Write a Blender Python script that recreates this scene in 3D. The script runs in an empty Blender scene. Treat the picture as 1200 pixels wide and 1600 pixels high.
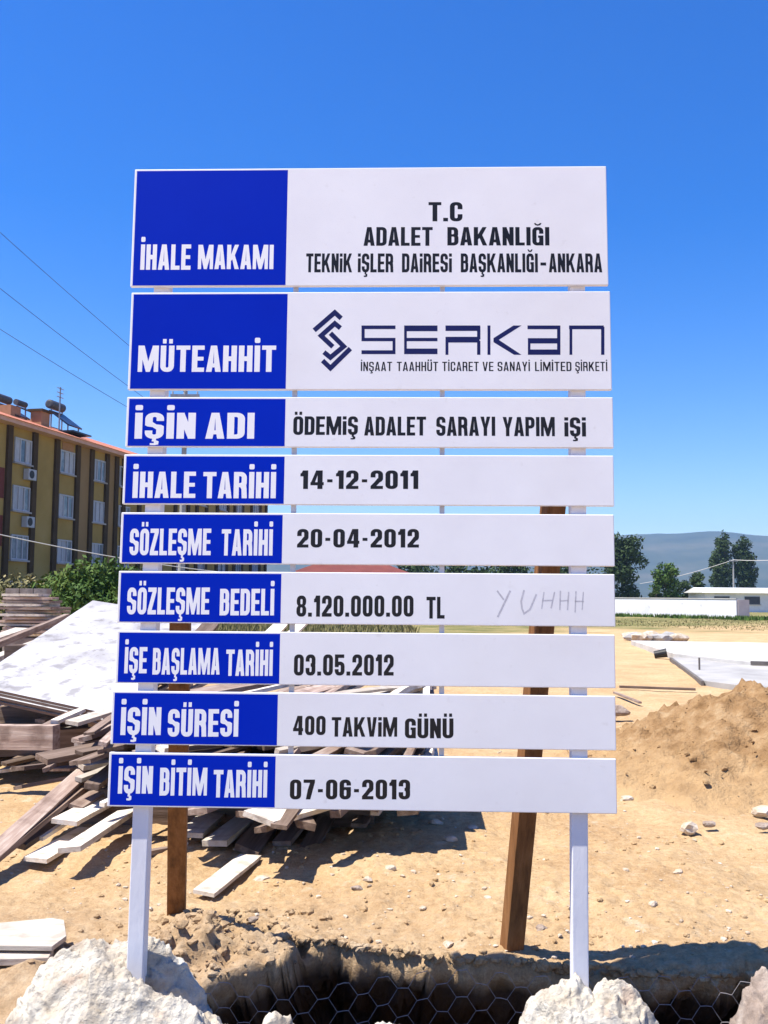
import bpy, bmesh, math, random
import numpy as np
from mathutils import Vector, Matrix
from mathutils.geometry import delaunay_2d_cdt

random.seed(7)
rng = np.random.default_rng(11)
SC = bpy.context.scene
COL = SC.collection
rad = math.radians

# ------------------------------------------------------------------ camera
F, PITCH, ROLL, EYE = 1500.0, math.atan(130 / 1500.0), rad(-0.427), 1.6
def m3(rows): return np.array(rows, float)
def RX(a): c, s = math.cos(a), math.sin(a); return m3([[1, 0, 0], [0, c, -s], [0, s, c]])
def RY(a): c, s = math.cos(a), math.sin(a); return m3([[c, 0, s], [0, 1, 0], [-s, 0, c]])
def RZ(a): c, s = math.cos(a), math.sin(a); return m3([[c, -s, 0], [s, c, 0], [0, 0, 1]])
CAMR = RX(PITCH) @ RY(ROLL)
EYEP = np.array([0, 0, EYE])
cam = bpy.data.objects.new('camera', bpy.data.cameras.new('camera'))
COL.objects.link(cam)
R = CAMR @ m3([[1, 0, 0], [0, 0, -1], [0, 1, 0]])
cam.matrix_world = Matrix.Translation(Vector(EYEP)) @ Matrix(R.tolist()).to_4x4()
cam.data.sensor_fit = 'VERTICAL'
cam.data.sensor_height = 36
cam.data.lens = F / 1600 * 36
cam.data.clip_start = 0.05
cam.data.clip_end = 20000
SC.camera = cam

# ------------------------------------------------------------------ sky and sun
SUN_EL, SUN_FRONT = rad(65), rad(14)
SDIR = np.array([-math.cos(SUN_FRONT) * math.cos(SUN_EL), -math.sin(SUN_FRONT) * math.cos(SUN_EL), math.sin(SUN_EL)])
w = bpy.data.worlds.new('World'); SC.world = w; w.use_nodes = True
nt = w.node_tree
bg = nt.nodes['Background']
sky = nt.nodes.new('ShaderNodeTexSky')
sky.sky_type = 'NISHITA'; sky.sun_disc = False
sky.sun_elevation = SUN_EL
sky.sun_rotation = math.atan2(SDIR[0], SDIR[1])
sky.air_density = 1.0; sky.dust_density = 0.2; sky.ozone_density = 3.0; sky.altitude = 100
hsv = nt.nodes.new('ShaderNodeHueSaturation')
hsv.inputs['Saturation'].default_value = 1.5; hsv.inputs['Hue'].default_value = 0.518
nt.links.new(sky.outputs[0], hsv.inputs['Color'])
nt.links.new(hsv.outputs[0], bg.inputs[0])
bg.inputs[1].default_value = 0.104
sun = bpy.data.objects.new('sun', bpy.data.lights.new('sun', 'SUN'))
sun.data.energy = 5.0; sun.data.angle = rad(0.5); sun.data.color = (1.0, 0.95, 0.86)
sun.rotation_euler = Vector(SDIR).to_track_quat('Z', 'Y').to_euler()
sun.location = (-5, -3, 12)
COL.objects.link(sun)
SC.view_settings.view_transform = 'Standard'
SC.view_settings.look = 'None'
SC.view_settings.exposure = 1.0
SC.view_settings.gamma = 1

# ------------------------------------------------------------------ pixel helpers (photo pixels -> rays)
def ray(px, py):
    return CAMR @ np.array([(px - 600) / F, 1.0, -(py - 800) / F])
def at(px, py, Y):
    d = ray(px, py); return EYEP + d * (Y / d[1])
def on_z(px, py, z=0.0):
    d = ray(px, py); return EYEP + d * ((z - EYE) / d[2])
# the plane of the sign
BYAW, BLEAN = rad(-1.886), rad(-1.777)
BU = np.array([math.cos(BYAW), math.sin(BYAW), 0.0])
BV = RZ(BYAW) @ RX(BLEAN) @ np.array([0, 0, 1.0])
BN = np.cross(BU, BV); BN /= np.linalg.norm(BN)        # towards the camera
if BN[1] > 0: BN = -BN
BC = np.array([0, 3.9, EYE])
def uv(px, py):
    d = ray(px, py); t = ((BC - EYEP) @ BN) / (d @ BN)
    X = EYEP + d * t - BC
    return np.array([X @ BU, X @ BV])
def bp(u, v, off=0.0):
    return BC + BU * u + BV * v + BN * off

# ------------------------------------------------------------------ noise
def _hash(ix, iy, iz, seed):
    h = (ix * 374761393 + iy * 668265263 + iz * 2147483647 + seed * 974711) & 0xFFFFFFFF
    h = ((h ^ (h >> 13)) * 1274126177) & 0xFFFFFFFF
    return ((h ^ (h >> 16)) & 0xFFFF) / 65535.0
def vnoise(x, y, z=0.0, seed=0):
    x, y, z = np.broadcast_arrays(np.asarray(x, float), np.asarray(y, float), np.asarray(z, float))
    ix, iy, iz = np.floor(x).astype(np.int64), np.floor(y).astype(np.int64), np.floor(z).astype(np.int64)
    fx, fy, fz = x - ix, y - iy, z - iz
    fx, fy, fz = [q * q * (3 - 2 * q) for q in (fx, fy, fz)]
    r = 0
    for a in (0, 1):
        for b in (0, 1):
            for c in (0, 1):
                r = r + _hash(ix + a, iy + b, iz + c, seed) * (fx if a else 1 - fx) * (fy if b else 1 - fy) * (fz if c else 1 - fz)
    return r * 2 - 1
def fbm(x, y, z=0.0, o=4, seed=0, g=0.5):
    s, a, f = 0, 1.0, 1.0
    for k in range(o):
        s = s + a * vnoise(np.asarray(x) * f, np.asarray(y) * f, np.asarray(z) * f, seed + k); a *= g; f *= 2.03
    return s
def sst(a, b, x):
    t = np.clip((x - a) / (b - a), 0, 1); return t * t * (3 - 2 * t)

# ------------------------------------------------------------------ materials
def mat(name, cols, scale=3.0, rough=0.8, bump=0.0, bscale=None, detail=6, stretch=None, spec=0.3, stops=None, dist=0.02, metal=0.0, contrast=None):
    m = bpy.data.materials.new(name); m.use_nodes = True
    n = m.node_tree; L = n.links; P = n.nodes['Principled BSDF']
    P.inputs['Roughness'].default_value = rough
    P.inputs['Specular IOR Level'].default_value = spec
    P.inputs['Metallic'].default_value = metal
    tc = n.nodes.new('ShaderNodeTexCoord'); mp = n.nodes.new('ShaderNodeMapping')
    L.new(tc.outputs['Object'], mp.inputs[0])
    if stretch: mp.inputs['Scale'].default_value = stretch
    nz = n.nodes.new('ShaderNodeTexNoise'); nz.inputs['Scale'].default_value = scale; nz.inputs['Detail'].default_value = detail
    nz.inputs['Roughness'].default_value = 0.62
    L.new(mp.outputs[0], nz.inputs['Vector'])
    cr = n.nodes.new('ShaderNodeValToRGB'); e = cr.color_ramp.elements
    k = len(cols)
    while len(e) < k: e.new(0.5)
    for i, c in enumerate(cols):
        e[i].position = stops[i] if stops else 0.3 + 0.4 * i / max(1, k - 1)
        e[i].color = (*c, 1)
    L.new(nz.outputs['Fac'], cr.inputs[0])
    L.new(cr.outputs[0], P.inputs['Base Color'])
    if bump:
        n2 = n.nodes.new('ShaderNodeTexNoise'); n2.inputs['Scale'].default_value = bscale or scale * 4; n2.inputs['Detail'].default_value = 8
        n2.inputs['Roughness'].default_value = 0.65
        L.new(mp.outputs[0], n2.inputs['Vector'])
        b = n.nodes.new('ShaderNodeBump'); b.inputs['Strength'].default_value = bump; b.inputs['Distance'].default_value = dist
        L.new(n2.outputs['Fac'], b.inputs['Height']); L.new(b.outputs[0], P.inputs['Normal'])
    return m
def ramp_on(m, scale, c, lo, hi, fac=1.0, kind='noise'):
    """overlay a second stain colour by noise"""
    n = m.node_tree; L = n.links; P = n.nodes['Principled BSDF']
    src = P.inputs['Base Color'].links[0].from_socket
    tc = n.nodes.new('ShaderNodeTexCoord')
    nz = n.nodes.new('ShaderNodeTexNoise'); nz.inputs['Scale'].default_value = scale; nz.inputs['Detail'].default_value = 5
    L.new(tc.outputs['Object'], nz.inputs['Vector'])
    mr = n.nodes.new('ShaderNodeMapRange'); mr.inputs[1].default_value = lo; mr.inputs[2].default_value = hi; mr.inputs[4].default_value = fac
    L.new(nz.outputs['Fac'], mr.inputs[0])
    mx = n.nodes.new('ShaderNodeMix'); mx.data_type = 'RGBA'
    L.new(mr.outputs[0], mx.inputs[0]); L.new(src, mx.inputs[6]); mx.inputs[7].default_value = (*c, 1)
    L.new(mx.outputs[2], P.inputs['Base Color'])
    return m

M = {}
M['panel'] = mat('painted_white_sheet', [(0.80, 0.79, 0.80), (0.86, 0.855, 0.86)], 2.2, 0.26, 0.05, 1.3, spec=0.5, dist=0.05)
ramp_on(M['panel'], 0.9, (0.74, 0.71, 0.68), 0.50, 0.72, 0.55)
ramp_on(M['panel'], 26, (0.66, 0.63, 0.60), 0.66, 0.78, 0.35)
M['blue'] = mat('blue_vinyl', [(0.0, 0.018, 0.42), (0.0, 0.022, 0.46)], 2, 0.5, 0.0, spec=0.05)
M['white_ink'] = mat('white_vinyl', [(0.84, 0.84, 0.86), (0.88, 0.88, 0.88)], 3, 0.4)
M['black_ink'] = mat('black_vinyl', [(0.006, 0.006, 0.008), (0.012, 0.011, 0.012)], 3, 0.4)
M['navy_ink'] = mat('navy_vinyl', [(0.006, 0.008, 0.075), (0.009, 0.011, 0.09)], 3, 0.4)
M['pencil'] = mat('pencil_grey', [(0.42, 0.41, 0.45), (0.60, 0.59, 0.62)], 90, 0.7)
M['post'] = mat('white_post_paint', [(0.70, 0.69, 0.72), (0.82, 0.81, 0.82)], 6, 0.5, 0.15, 20, stretch=(1, 1, 0.3))
M['brace'] = mat('brown_timber', [(0.10, 0.042, 0.012), (0.20, 0.085, 0.026), (0.27, 0.125, 0.045)], 9, 0.75, 0.35, 22, stretch=(3, 3, 0.35))
M['rail'] = mat('galvanised_flat', [(0.45, 0.45, 0.47), (0.6, 0.6, 0.62)], 9, 0.45, metal=0.3)
M['wire'] = mat('zinc_wire', [(0.20, 0.18, 0.18), (0.28, 0.26, 0.26)], 30, 0.6, spec=0.3)
M['cable'] = mat('cable_rubber', [(0.05, 0.05, 0.055), (0.08, 0.08, 0.085)], 3, 0.6)
M['pale_cable'] = mat('cable_pale', [(0.5, 0.48, 0.45), (0.6, 0.58, 0.55)], 3, 0.6)

def wood(name, a, b, c, bump=0.4):
    m = mat(name, [a, b, c], 7, 0.8, bump, 26, stretch=(0.25, 3.2, 3.2), spec=0.15, dist=0.008)
    n = m.node_tree; L = n.links; P = n.nodes['Principled BSDF']
    oi = n.nodes.new('ShaderNodeObjectInfo')
    src = P.inputs['Base Color'].links[0].from_socket
    hs = n.nodes.new('ShaderNodeHueSaturation')
    mr = n.nodes.new('ShaderNodeMapRange'); mr.inputs[3].default_value = 0.62; mr.inputs[4].default_value = 1.3
    L.new(oi.outputs['Random'], mr.inputs[0]); L.new(mr.outputs[0], hs.inputs['Value'])
    L.new(src, hs.inputs['Color']); L.new(hs.outputs[0], P.inputs['Base Color'])
    return m
M['plank'] = wood('weathered_plank', (0.20, 0.13, 0.10), (0.34, 0.25, 0.20), (0.50, 0.41, 0.34))
M['pale_plank'] = wood('pale_plank', (0.50, 0.42, 0.32), (0.62, 0.55, 0.46), (0.68, 0.62, 0.54))
M['dark_plank'] = wood('dark_plank', (0.09, 0.06, 0.042), (0.17, 0.12, 0.09), (0.26, 0.19, 0.15))
ramp_on(M['pale_plank'], 8, (0.33, 0.27, 0.22), 0.52, 0.66, 0.7)
ramp_on(M['plank'], 6, (0.16, 0.105, 0.08), 0.52, 0.68, 0.7)
M['ply'] = mat('formwork_face', [(0.40, 0.385, 0.38), (0.47, 0.46, 0.455), (0.52, 0.51, 0.51)], 2.2, 0.6, 0.15, 30, spec=0.2)
ramp_on(M['ply'], 1.5, (0.24, 0.225, 0.225), 0.45, 0.66, 0.75)
ramp_on(M['ply'], 6, (0.15, 0.135, 0.13), 0.55, 0.66, 0.6)
ramp_on(M['ply'], 28, (0.16, 0.14, 0.13), 0.60, 0.68, 0.5)
M['ply_edge'] = mat('formwork_edge', [(0.16, 0.10, 0.07), (0.25, 0.17, 0.13)], 9, 0.8, stretch=(1, 1, 25))

# ------------------------------------------------------------------ object helpers
def origin(o):
    p = np.zeros(3)
    while o is not None:
        p += np.array(o.location); o = o.parent
    return p
def tag(o, label=None, cat=None, group=None, kind=None):
    if label: o['label'] = label
    if cat: o['category'] = cat
    if group: o['group'] = group
    if kind: o['kind'] = kind
    return o
def empty(name, loc, label, cat, group=None):
    o = bpy.data.objects.new(name, None); COL.objects.link(o)
    o.location = [float(c) for c in loc]; o.empty_display_size = 0.2
    return tag(o, label, cat, group)
def mesh_obj(name, V, Fc, m, parent=None, smooth=False, loc=None, mats=None, mi=None):
    """V in world coordinates; the object sits at its parent's origin (or at loc)"""
    V = np.asarray(V, float)
    base = origin(parent) if parent is not None else (np.asarray(loc, float) if loc is not None else np.zeros(3))
    me = bpy.data.meshes.new(name)
    me.from_pydata((V - base).tolist(), [], [tuple(int(i) for i in f) for f in Fc])
    for mm in (mats or [m]): me.materials.append(mm)
    if mi is not None: me.polygons.foreach_set('material_index', np.asarray(mi, np.int32))
    if smooth: me.polygons.foreach_set('use_smooth', np.ones(len(me.polygons), bool))
    me.update()
    o = bpy.data.objects.new(name, me); COL.objects.link(o)
    if parent is not None: o.parent = parent
    elif loc is not None: o.location = [float(c) for c in loc]
    return o
class MB:
    def __init__(s): s.V = []; s.F = []
    def add(s, V, Fc):
        n = len(s.V); s.V += [tuple(map(float, v)) for v in V]; s.F += [tuple(i + n for i in f) for f in Fc]
    def boxf(s, c, ax, ay, az):
        """box from centre and three half-axis vectors"""
        c = np.asarray(c, float); ax, ay, az = [np.asarray(q, float) for q in (ax, ay, az)]
        V = [c + sx * ax + sy * ay + sz * az for sx, sy, sz in ((-1, -1, -1), (1, -1, -1), (1, 1, -1), (-1, 1, -1), (-1, -1, 1), (1, -1, 1), (1, 1, 1), (-1, 1, 1))]
        Fc = [(3, 2, 1, 0), (4, 5, 6, 7), (0, 1, 5, 4), (1, 2, 6, 5), (2, 3, 7, 6), (3, 0, 4, 7)]
        if np.dot(np.cross(ax, ay), az) < 0: Fc = [f[::-1] for f in Fc]
        s.add(V, Fc)
    def box(s, lo, hi):
        lo, hi = np.asarray(lo, float), np.asarray(hi, float); h = (hi - lo) / 2
        s.boxf((lo + hi) / 2, (h[0], 0, 0), (0, h[1], 0), (0, 0, h[2]))
    def bar(s, a, b, w, t, up=(0, 0, 1), twist=0.0):
        a, b = np.asarray(a, float), np.asarray(b, float); d = (b - a); L = np.linalg.norm(d); d = d / L
        sd = np.cross(d, up); sd /= np.linalg.norm(sd); u2 = np.cross(sd, d)
        c, q = math.cos(twist), math.sin(twist)
        sd, u2 = sd * c + u2 * q, u2 * c - sd * q
        s.boxf((a + b) / 2, d * L / 2, sd * w / 2, u2 * t / 2)
    def tube(s, pts, r, n=6, cap=True):
        pts = [np.asarray(p, float) for p in pts]; rs = r if hasattr(r, '__len__') else [r] * len(pts)
        V = []; Fc = []
        for i, p in enumerate(pts):
            d = pts[min(i + 1, len(pts) - 1)] - pts[max(i - 1, 0)]; d /= np.linalg.norm(d)
            ref = np.array([0, 0, 1.0]) if abs(d[2]) < 0.9 else np.array([1.0, 0, 0])
            a = np.cross(d, ref); a /= np.linalg.norm(a); b = np.cross(d, a)
            for k in range(n):
                t = 2 * math.pi * k / n; V.append(p + rs[i] * (a * math.cos(t) + b * math.sin(t)))
        for i in range(len(pts) - 1):
            for k in range(n):
                k2 = (k + 1) % n; Fc.append((i * n + k, i * n + k2, (i + 1) * n + k2, (i + 1) * n + k))
        if cap: Fc.append(tuple(range(n))); Fc.append(tuple(range((len(pts) - 1) * n, len(pts) * n))[::-1])
        s.add(V, Fc)
    def build(s, name, m, parent=None, smooth=False, loc=None): return mesh_obj(name, s.V, s.F, m, parent, smooth, loc)

def bevel(o, w, seg=2):
    b = o.modifiers.new('bevel', 'BEVEL'); b.width = w; b.segments = seg; b.limit_method = 'ANGLE'; return o

# ------------------------------------------------------------------ ground
LIPX = np.array([-3.0, -1.25, -0.95, -0.62, -0.44, -0.14, 0.28, 0.74, 1.08, 1.57, 2.2, 4.0])
LIPY = np.array([4.6, 4.95, 5.02, 4.78, 4.60, 4.51, 4.41, 4.35, 4.30, 4.22, 4.1, 3.9])
def ground_h(x, y, want_pit=False):
    d = np.hypot(x, y)
    near = 1 - sst(12, 40, d)
    h = 0.045 * fbm(x * 0.55, y * 0.55, 0, 3, 3) * (0.4 + 0.6 * near)
    h = h + near * (0.018 * fbm(x * 2.3, y * 2.3, 0, 4, 5) + 0.010 * np.abs(fbm(x * 7, y * 7, 0, 3, 9)))
    vn = 1 - sst(5.5, 9, d)
    h = h + vn * (0.007 * fbm(x * 22, y * 22, 0, 3, 17, .6) - 0.007 * np.abs(fbm(x * 13, y * 13, 0, 3, 19)))
    # pit behind the sign, with a broken lip
    lip = np.interp(x, LIPX, LIPY) + 0.05 * fbm(x * 5, y * 1.5, 0, 3, 21) + 0.018 * fbm(x * 19, 3, 0, 2, 25)
    leftb = -0.80 + 0.42 * np.clip((y - 3.95) / 0.45, -0.3, 1) + 0.04 * fbm(y * 7, x * 2, 0, 3, 31)
    inpit = sst(0.0, 0.17, lip - y) * sst(0.0, 0.14, x - leftb)
    fade = sst(1.4, 2.6, y) * (1 - sst(2.6, 3.6, x))
    h = h - 0.95 * inpit * fade
    if want_pit: return inpit * fade
    # narrow crack running up from the pit, and the heaped earth left of it
    cl = np.interp(x, LIPX, LIPY)
    crack = np.exp(-((y - cl) / 0.045) ** 2) * sst(-1.02, -0.85, x) * (1 - sst(-0.45, -0.3, x))
    h = h - 0.30 * crack
    heap = np.exp(-(((x + 0.80) / 0.24) ** 2 + ((y - 4.42) / 0.25) ** 2)) * (1 - inpit)
    h = h + heap * (0.12 + 0.07 * fbm(x * 9, y * 9, 0, 5, 41, .6) - 0.05 * np.abs(fbm(x * 14, y * 14, 0, 3, 47)))
    # low bank rising to the left front
    h = h + 0.06 * np.exp(-(((x + 1.3) / 0.7) ** 2 + ((y - 4.1) / 0.5) ** 2)) * (1 + 0.5 * fbm(x * 6, y * 6, 0, 3, 44))
    h = h - 0.16 * sst(2.2, 3.3, y) * (1 - sst(3.6, 4.15, y)) * (1 - inpit)
    return h
def axis(spans):
    out = []
    for a, b, s in spans:
        n = max(1, int(round((b - a) / s))); out += list(np.linspace(a, b, n, endpoint=False))
    return np.array(out + [spans[-1][1]])
gx = axis([(-3900, -400, 500), (-400, -60, 40), (-60, -12, 3), (-12, -4, 0.25), (-4, -2, 0.07), (-2, 2.2, 0.018), (2.2, 4.5, 0.06), (4.5, 14, 0.25), (14, 60, 3), (60, 400, 40), (400, 3900, 500)])
gy = axis([(-3900, -300, 600), (-300, -20, 40), (-20, 1, 2), (1, 3.2, 0.11), (3.2, 3.85, 0.035), (3.85, 5.3, 0.013), (5.3, 7.5, 0.035), (7.5, 14, 0.11), (14, 40, 0.8), (40, 120, 6), (120, 500, 50), (500, 3900, 500)])
GX, GY = np.meshgrid(gx, gy)
GZ = ground_h(GX, GY)
PM = ground_h(GX, GY, True)
GY = GY + 0.72 * sst(0.04, 0.7, PM) * sst(3.7, 4.0, GY)      # far bank undercut, shaped to keep light off the pit wall
wall_ = sst(.02, .2, PM) * (1 - sst(.9, 1, PM))
GY = GY + wall_ * 0.06 * fbm(GX * 9, GZ * 12, 0, 4, 71); GZ = GZ + wall_ * 0.045 * fbm(GX * 11, GY * 14, 0, 4, 75)
nx, ny = len(gx), len(gy)
gv = np.stack([GX.ravel(), GY.ravel(), GZ.ravel()], 1)
ii = (np.arange(ny - 1)[:, None] * nx + np.arange(nx - 1)[None, :]).ravel()
gf = np.stack([ii, ii + 1, ii + nx + 1, ii + nx], 1)

def ground_material():
    m = bpy.data.materials.new('dry_soil'); m.use_nodes = True
    n = m.node_tree; L = n.links; P = n.nodes['Principled BSDF']; P.inputs['Roughness'].default_value = 0.95
    P.inputs['Specular IOR Level'].default_value = 0.1
    tc = n.nodes.new('ShaderNodeTexCoord')
    def noise(s, d=6, r=0.6):
        z = n.nodes.new('ShaderNodeTexNoise'); z.inputs['Scale'].default_value = s; z.inputs['Detail'].default_value = d; z.inputs['Roughness'].default_value = r
        L.new(tc.outputs['Object'], z.inputs['Vector']); return z.outputs['Fac']
    def ramp(f, cs):
        c = n.nodes.new('ShaderNodeValToRGB'); e = c.color_ramp.elements
        while len(e) < len(cs): e.new(0.5)
        for i, (p, q) in enumerate(cs): e[i].position = p; e[i].color = (*q, 1)
        L.new(f, c.inputs[0]); return c.outputs[0]
    def mix(f, a, b):
        x = n.nodes.new('ShaderNodeMix'); x.data_type = 'RGBA'
        if isinstance(f, float): x.inputs[0].default_value = f
        else: L.new(f, x.inputs[0])
        for s, v in ((6, a), (7, b)):
            if isinstance(v, tuple): x.inputs[s].default_value = (*v, 1)
            else: L.new(v, x.inputs[s])
        return x.outputs[2]
    def rng_(f, lo, hi, a=0.0, b=1.0):
        r = n.nodes.new('ShaderNodeMapRange'); r.inputs[1].default_value = lo; r.inputs[2].default_value = hi; r.inputs[3].default_value = a; r.inputs[4].default_value = b
        L.new(f, r.inputs[0]); return r.outputs[0]
    soil = ramp(noise(1.1, 8, 0.65), [(0.30, (0.33, 0.195, 0.092)), (0.46, (0.45, 0.295, 0.15)), (0.58, (0.53, 0.37, 0.20)), (0.72, (0.60, 0.45, 0.275))])
    fine = ramp(noise(24, 8, 0.7), [(0.33, (0.30, 0.185, 0.09)), (0.47, (0.48, 0.32, 0.165)), (0.66, (0.62, 0.46, 0.28))])
    soil = mix(0.45, soil, fine)
    soil = mix(rng_(noise(7, 5, 0.6), 0.60, 0.70, 0, 0.5), soil, (0.60, 0.50, 0.36))
    sep = n.nodes.new('ShaderNodeSeparateXYZ'); L.new(tc.outputs['Object'], sep.inputs[0])
    # greyer freshly dug earth close to the pit
    near = rng_(sep.outputs['Y'], 4.4, 5.4, 0.5, 0.0)
    dug = ramp(noise(9, 8, 0.7), [(0.35, (0.23, 0.155, 0.10)), (0.5, (0.38, 0.28, 0.19)), (0.66, (0.52, 0.43, 0.32))])
    lf = rng_(sep.outputs['X'], -0.3, 0.7, 1.0, 0.25)
    mm = n.nodes.new('ShaderNodeMath'); mm.operation = 'MULTIPLY'; L.new(near, mm.inputs[0]); L.new(lf, mm.inputs[1])
    soil = mix(mm.outputs[0], soil, dug)
    # dry grass beyond the site
    gr = ramp(noise(0.35, 8, 0.7), [(0.34, (0.09, 0.105, 0.03)), (0.5, (0.20, 0.18, 0.07)), (0.66, (0.36, 0.27, 0.13))])
    gsum = n.nodes.new('ShaderNodeMath'); gsum.operation = 'MULTIPLY_ADD'
    L.new(noise(0.16, 4), gsum.inputs[0]); gsum.inputs[1].default_value = 40.0; L.new(sep.outputs['Y'], gsum.inputs[2])
    g2 = n.nodes.new('ShaderNodeMath'); g2.operation = 'MULTIPLY_ADD'
    L.new(sep.outputs['X'], g2.inputs[0]); g2.inputs[1].default_value = -0.9; L.new(gsum.outputs[0], g2.inputs[2])
    soil = mix(rng_(g2.outputs[0], 50, 60), soil, gr)
    grit = ramp(noise(95, 5, 0.7), [(0.36, (0.45, 0.42, 0.40)), (0.5, (0.92, 0.92, 0.92)), (0.64, (1.25, 1.24, 1.2))])
    mg = n.nodes.new('ShaderNodeMix'); mg.data_type = 'RGBA'; mg.blend_type = 'MULTIPLY'; mg.inputs[0].default_value = 0.3; L.new(soil, mg.inputs[6]); L.new(grit, mg.inputs[7]); soil = mg.outputs[2]
    # pit shade put into the colour: soil darkens with depth
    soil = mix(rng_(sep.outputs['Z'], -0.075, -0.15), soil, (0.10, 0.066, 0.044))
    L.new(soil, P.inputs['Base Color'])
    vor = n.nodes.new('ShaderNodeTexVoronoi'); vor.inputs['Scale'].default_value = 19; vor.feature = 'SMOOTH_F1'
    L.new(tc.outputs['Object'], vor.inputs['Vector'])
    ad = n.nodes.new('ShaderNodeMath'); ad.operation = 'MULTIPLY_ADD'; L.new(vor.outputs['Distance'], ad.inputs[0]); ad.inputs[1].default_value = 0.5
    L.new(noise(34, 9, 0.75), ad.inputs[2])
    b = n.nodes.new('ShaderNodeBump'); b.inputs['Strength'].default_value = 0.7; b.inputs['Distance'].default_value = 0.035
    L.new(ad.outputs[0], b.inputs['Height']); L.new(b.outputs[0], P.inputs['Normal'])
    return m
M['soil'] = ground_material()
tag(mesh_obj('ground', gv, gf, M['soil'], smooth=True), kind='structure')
def gz(x, y): return float(ground_h(np.array([x]), np.array([y]))[0])

# ------------------------------------------------------------------ hills
az = np.linspace(rad(-75), rad(75), 260)
rr = np.array([1500, 1800, 2050, 2250, 2400, 2550, 2700, 2850, 3000, 3150, 3350, 3600, 3850.])
prof = np.array([-3, 6, 22, 45, 70, 98, 128, 160, 186, 176, 140, 80, -3.])
AZ, RR = np.meshgrid(az, rr)
ridge = 1 + 0.05 * fbm(AZ * 9, 0 * AZ, 0, 4, 51) + 0.035 * np.exp(-((AZ - math.atan2(510, 1500)) / 0.03) ** 2)
HZ = np.interp(RR, rr, prof) * ridge * 0.99 + (RR > 1600) * (RR < 1700) * 15 * fbm(AZ * 26, RR / 260, 0, 4, 55) * np.clip((RR - 1600) / 900, 0, 1) * (1 - 0.75 * np.exp(-((RR - 3000) / 160) ** 2))
HX, HY = RR * np.sin(AZ), RR * np.cos(AZ)
hn = len(az)
hi = (np.arange(len(rr) - 1)[:, None] * hn + np.arange(hn - 1)[None, :]).ravel()
M['hill'] = mat('scrub_hillside', [(0.02, 0.032, 0.02), (0.04, 0.052, 0.03), (0.09, 0.085, 0.055)], 0.006, 0.95, detail=10)
tag(mesh_obj('hills', np.stack([HX.ravel(), HY.ravel(), HZ.ravel()], 1), np.stack([hi, hi + 1, hi + hn + 1, hi + hn], 1), M['hill'], smooth=True), kind='structure')

# ------------------------------------------------------------------ haze
hb = MB(); hb.box((-4200, -4200, -2.0), (4200, 4200, 320))
mh = bpy.data.materials.new('haze_air'); mh.use_nodes = True
hn_ = mh.node_tree; hn_.nodes.remove(hn_.nodes['Principled BSDF'])
pv = hn_.nodes.new('ShaderNodeVolumePrincipled'); pv.inputs['Color'].default_value = (0.45, 0.70, 1.0, 1); pv.inputs['Density'].default_value = 0.00021
pv.inputs['Anisotropy'].default_value = 0.2
hn_.links.new(pv.outputs[0], hn_.nodes['Material Output'].inputs['Volume'])
mh.cycles.homogeneous_volume = True
tag(hb.build('haze', mh), kind='stuff')

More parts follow.
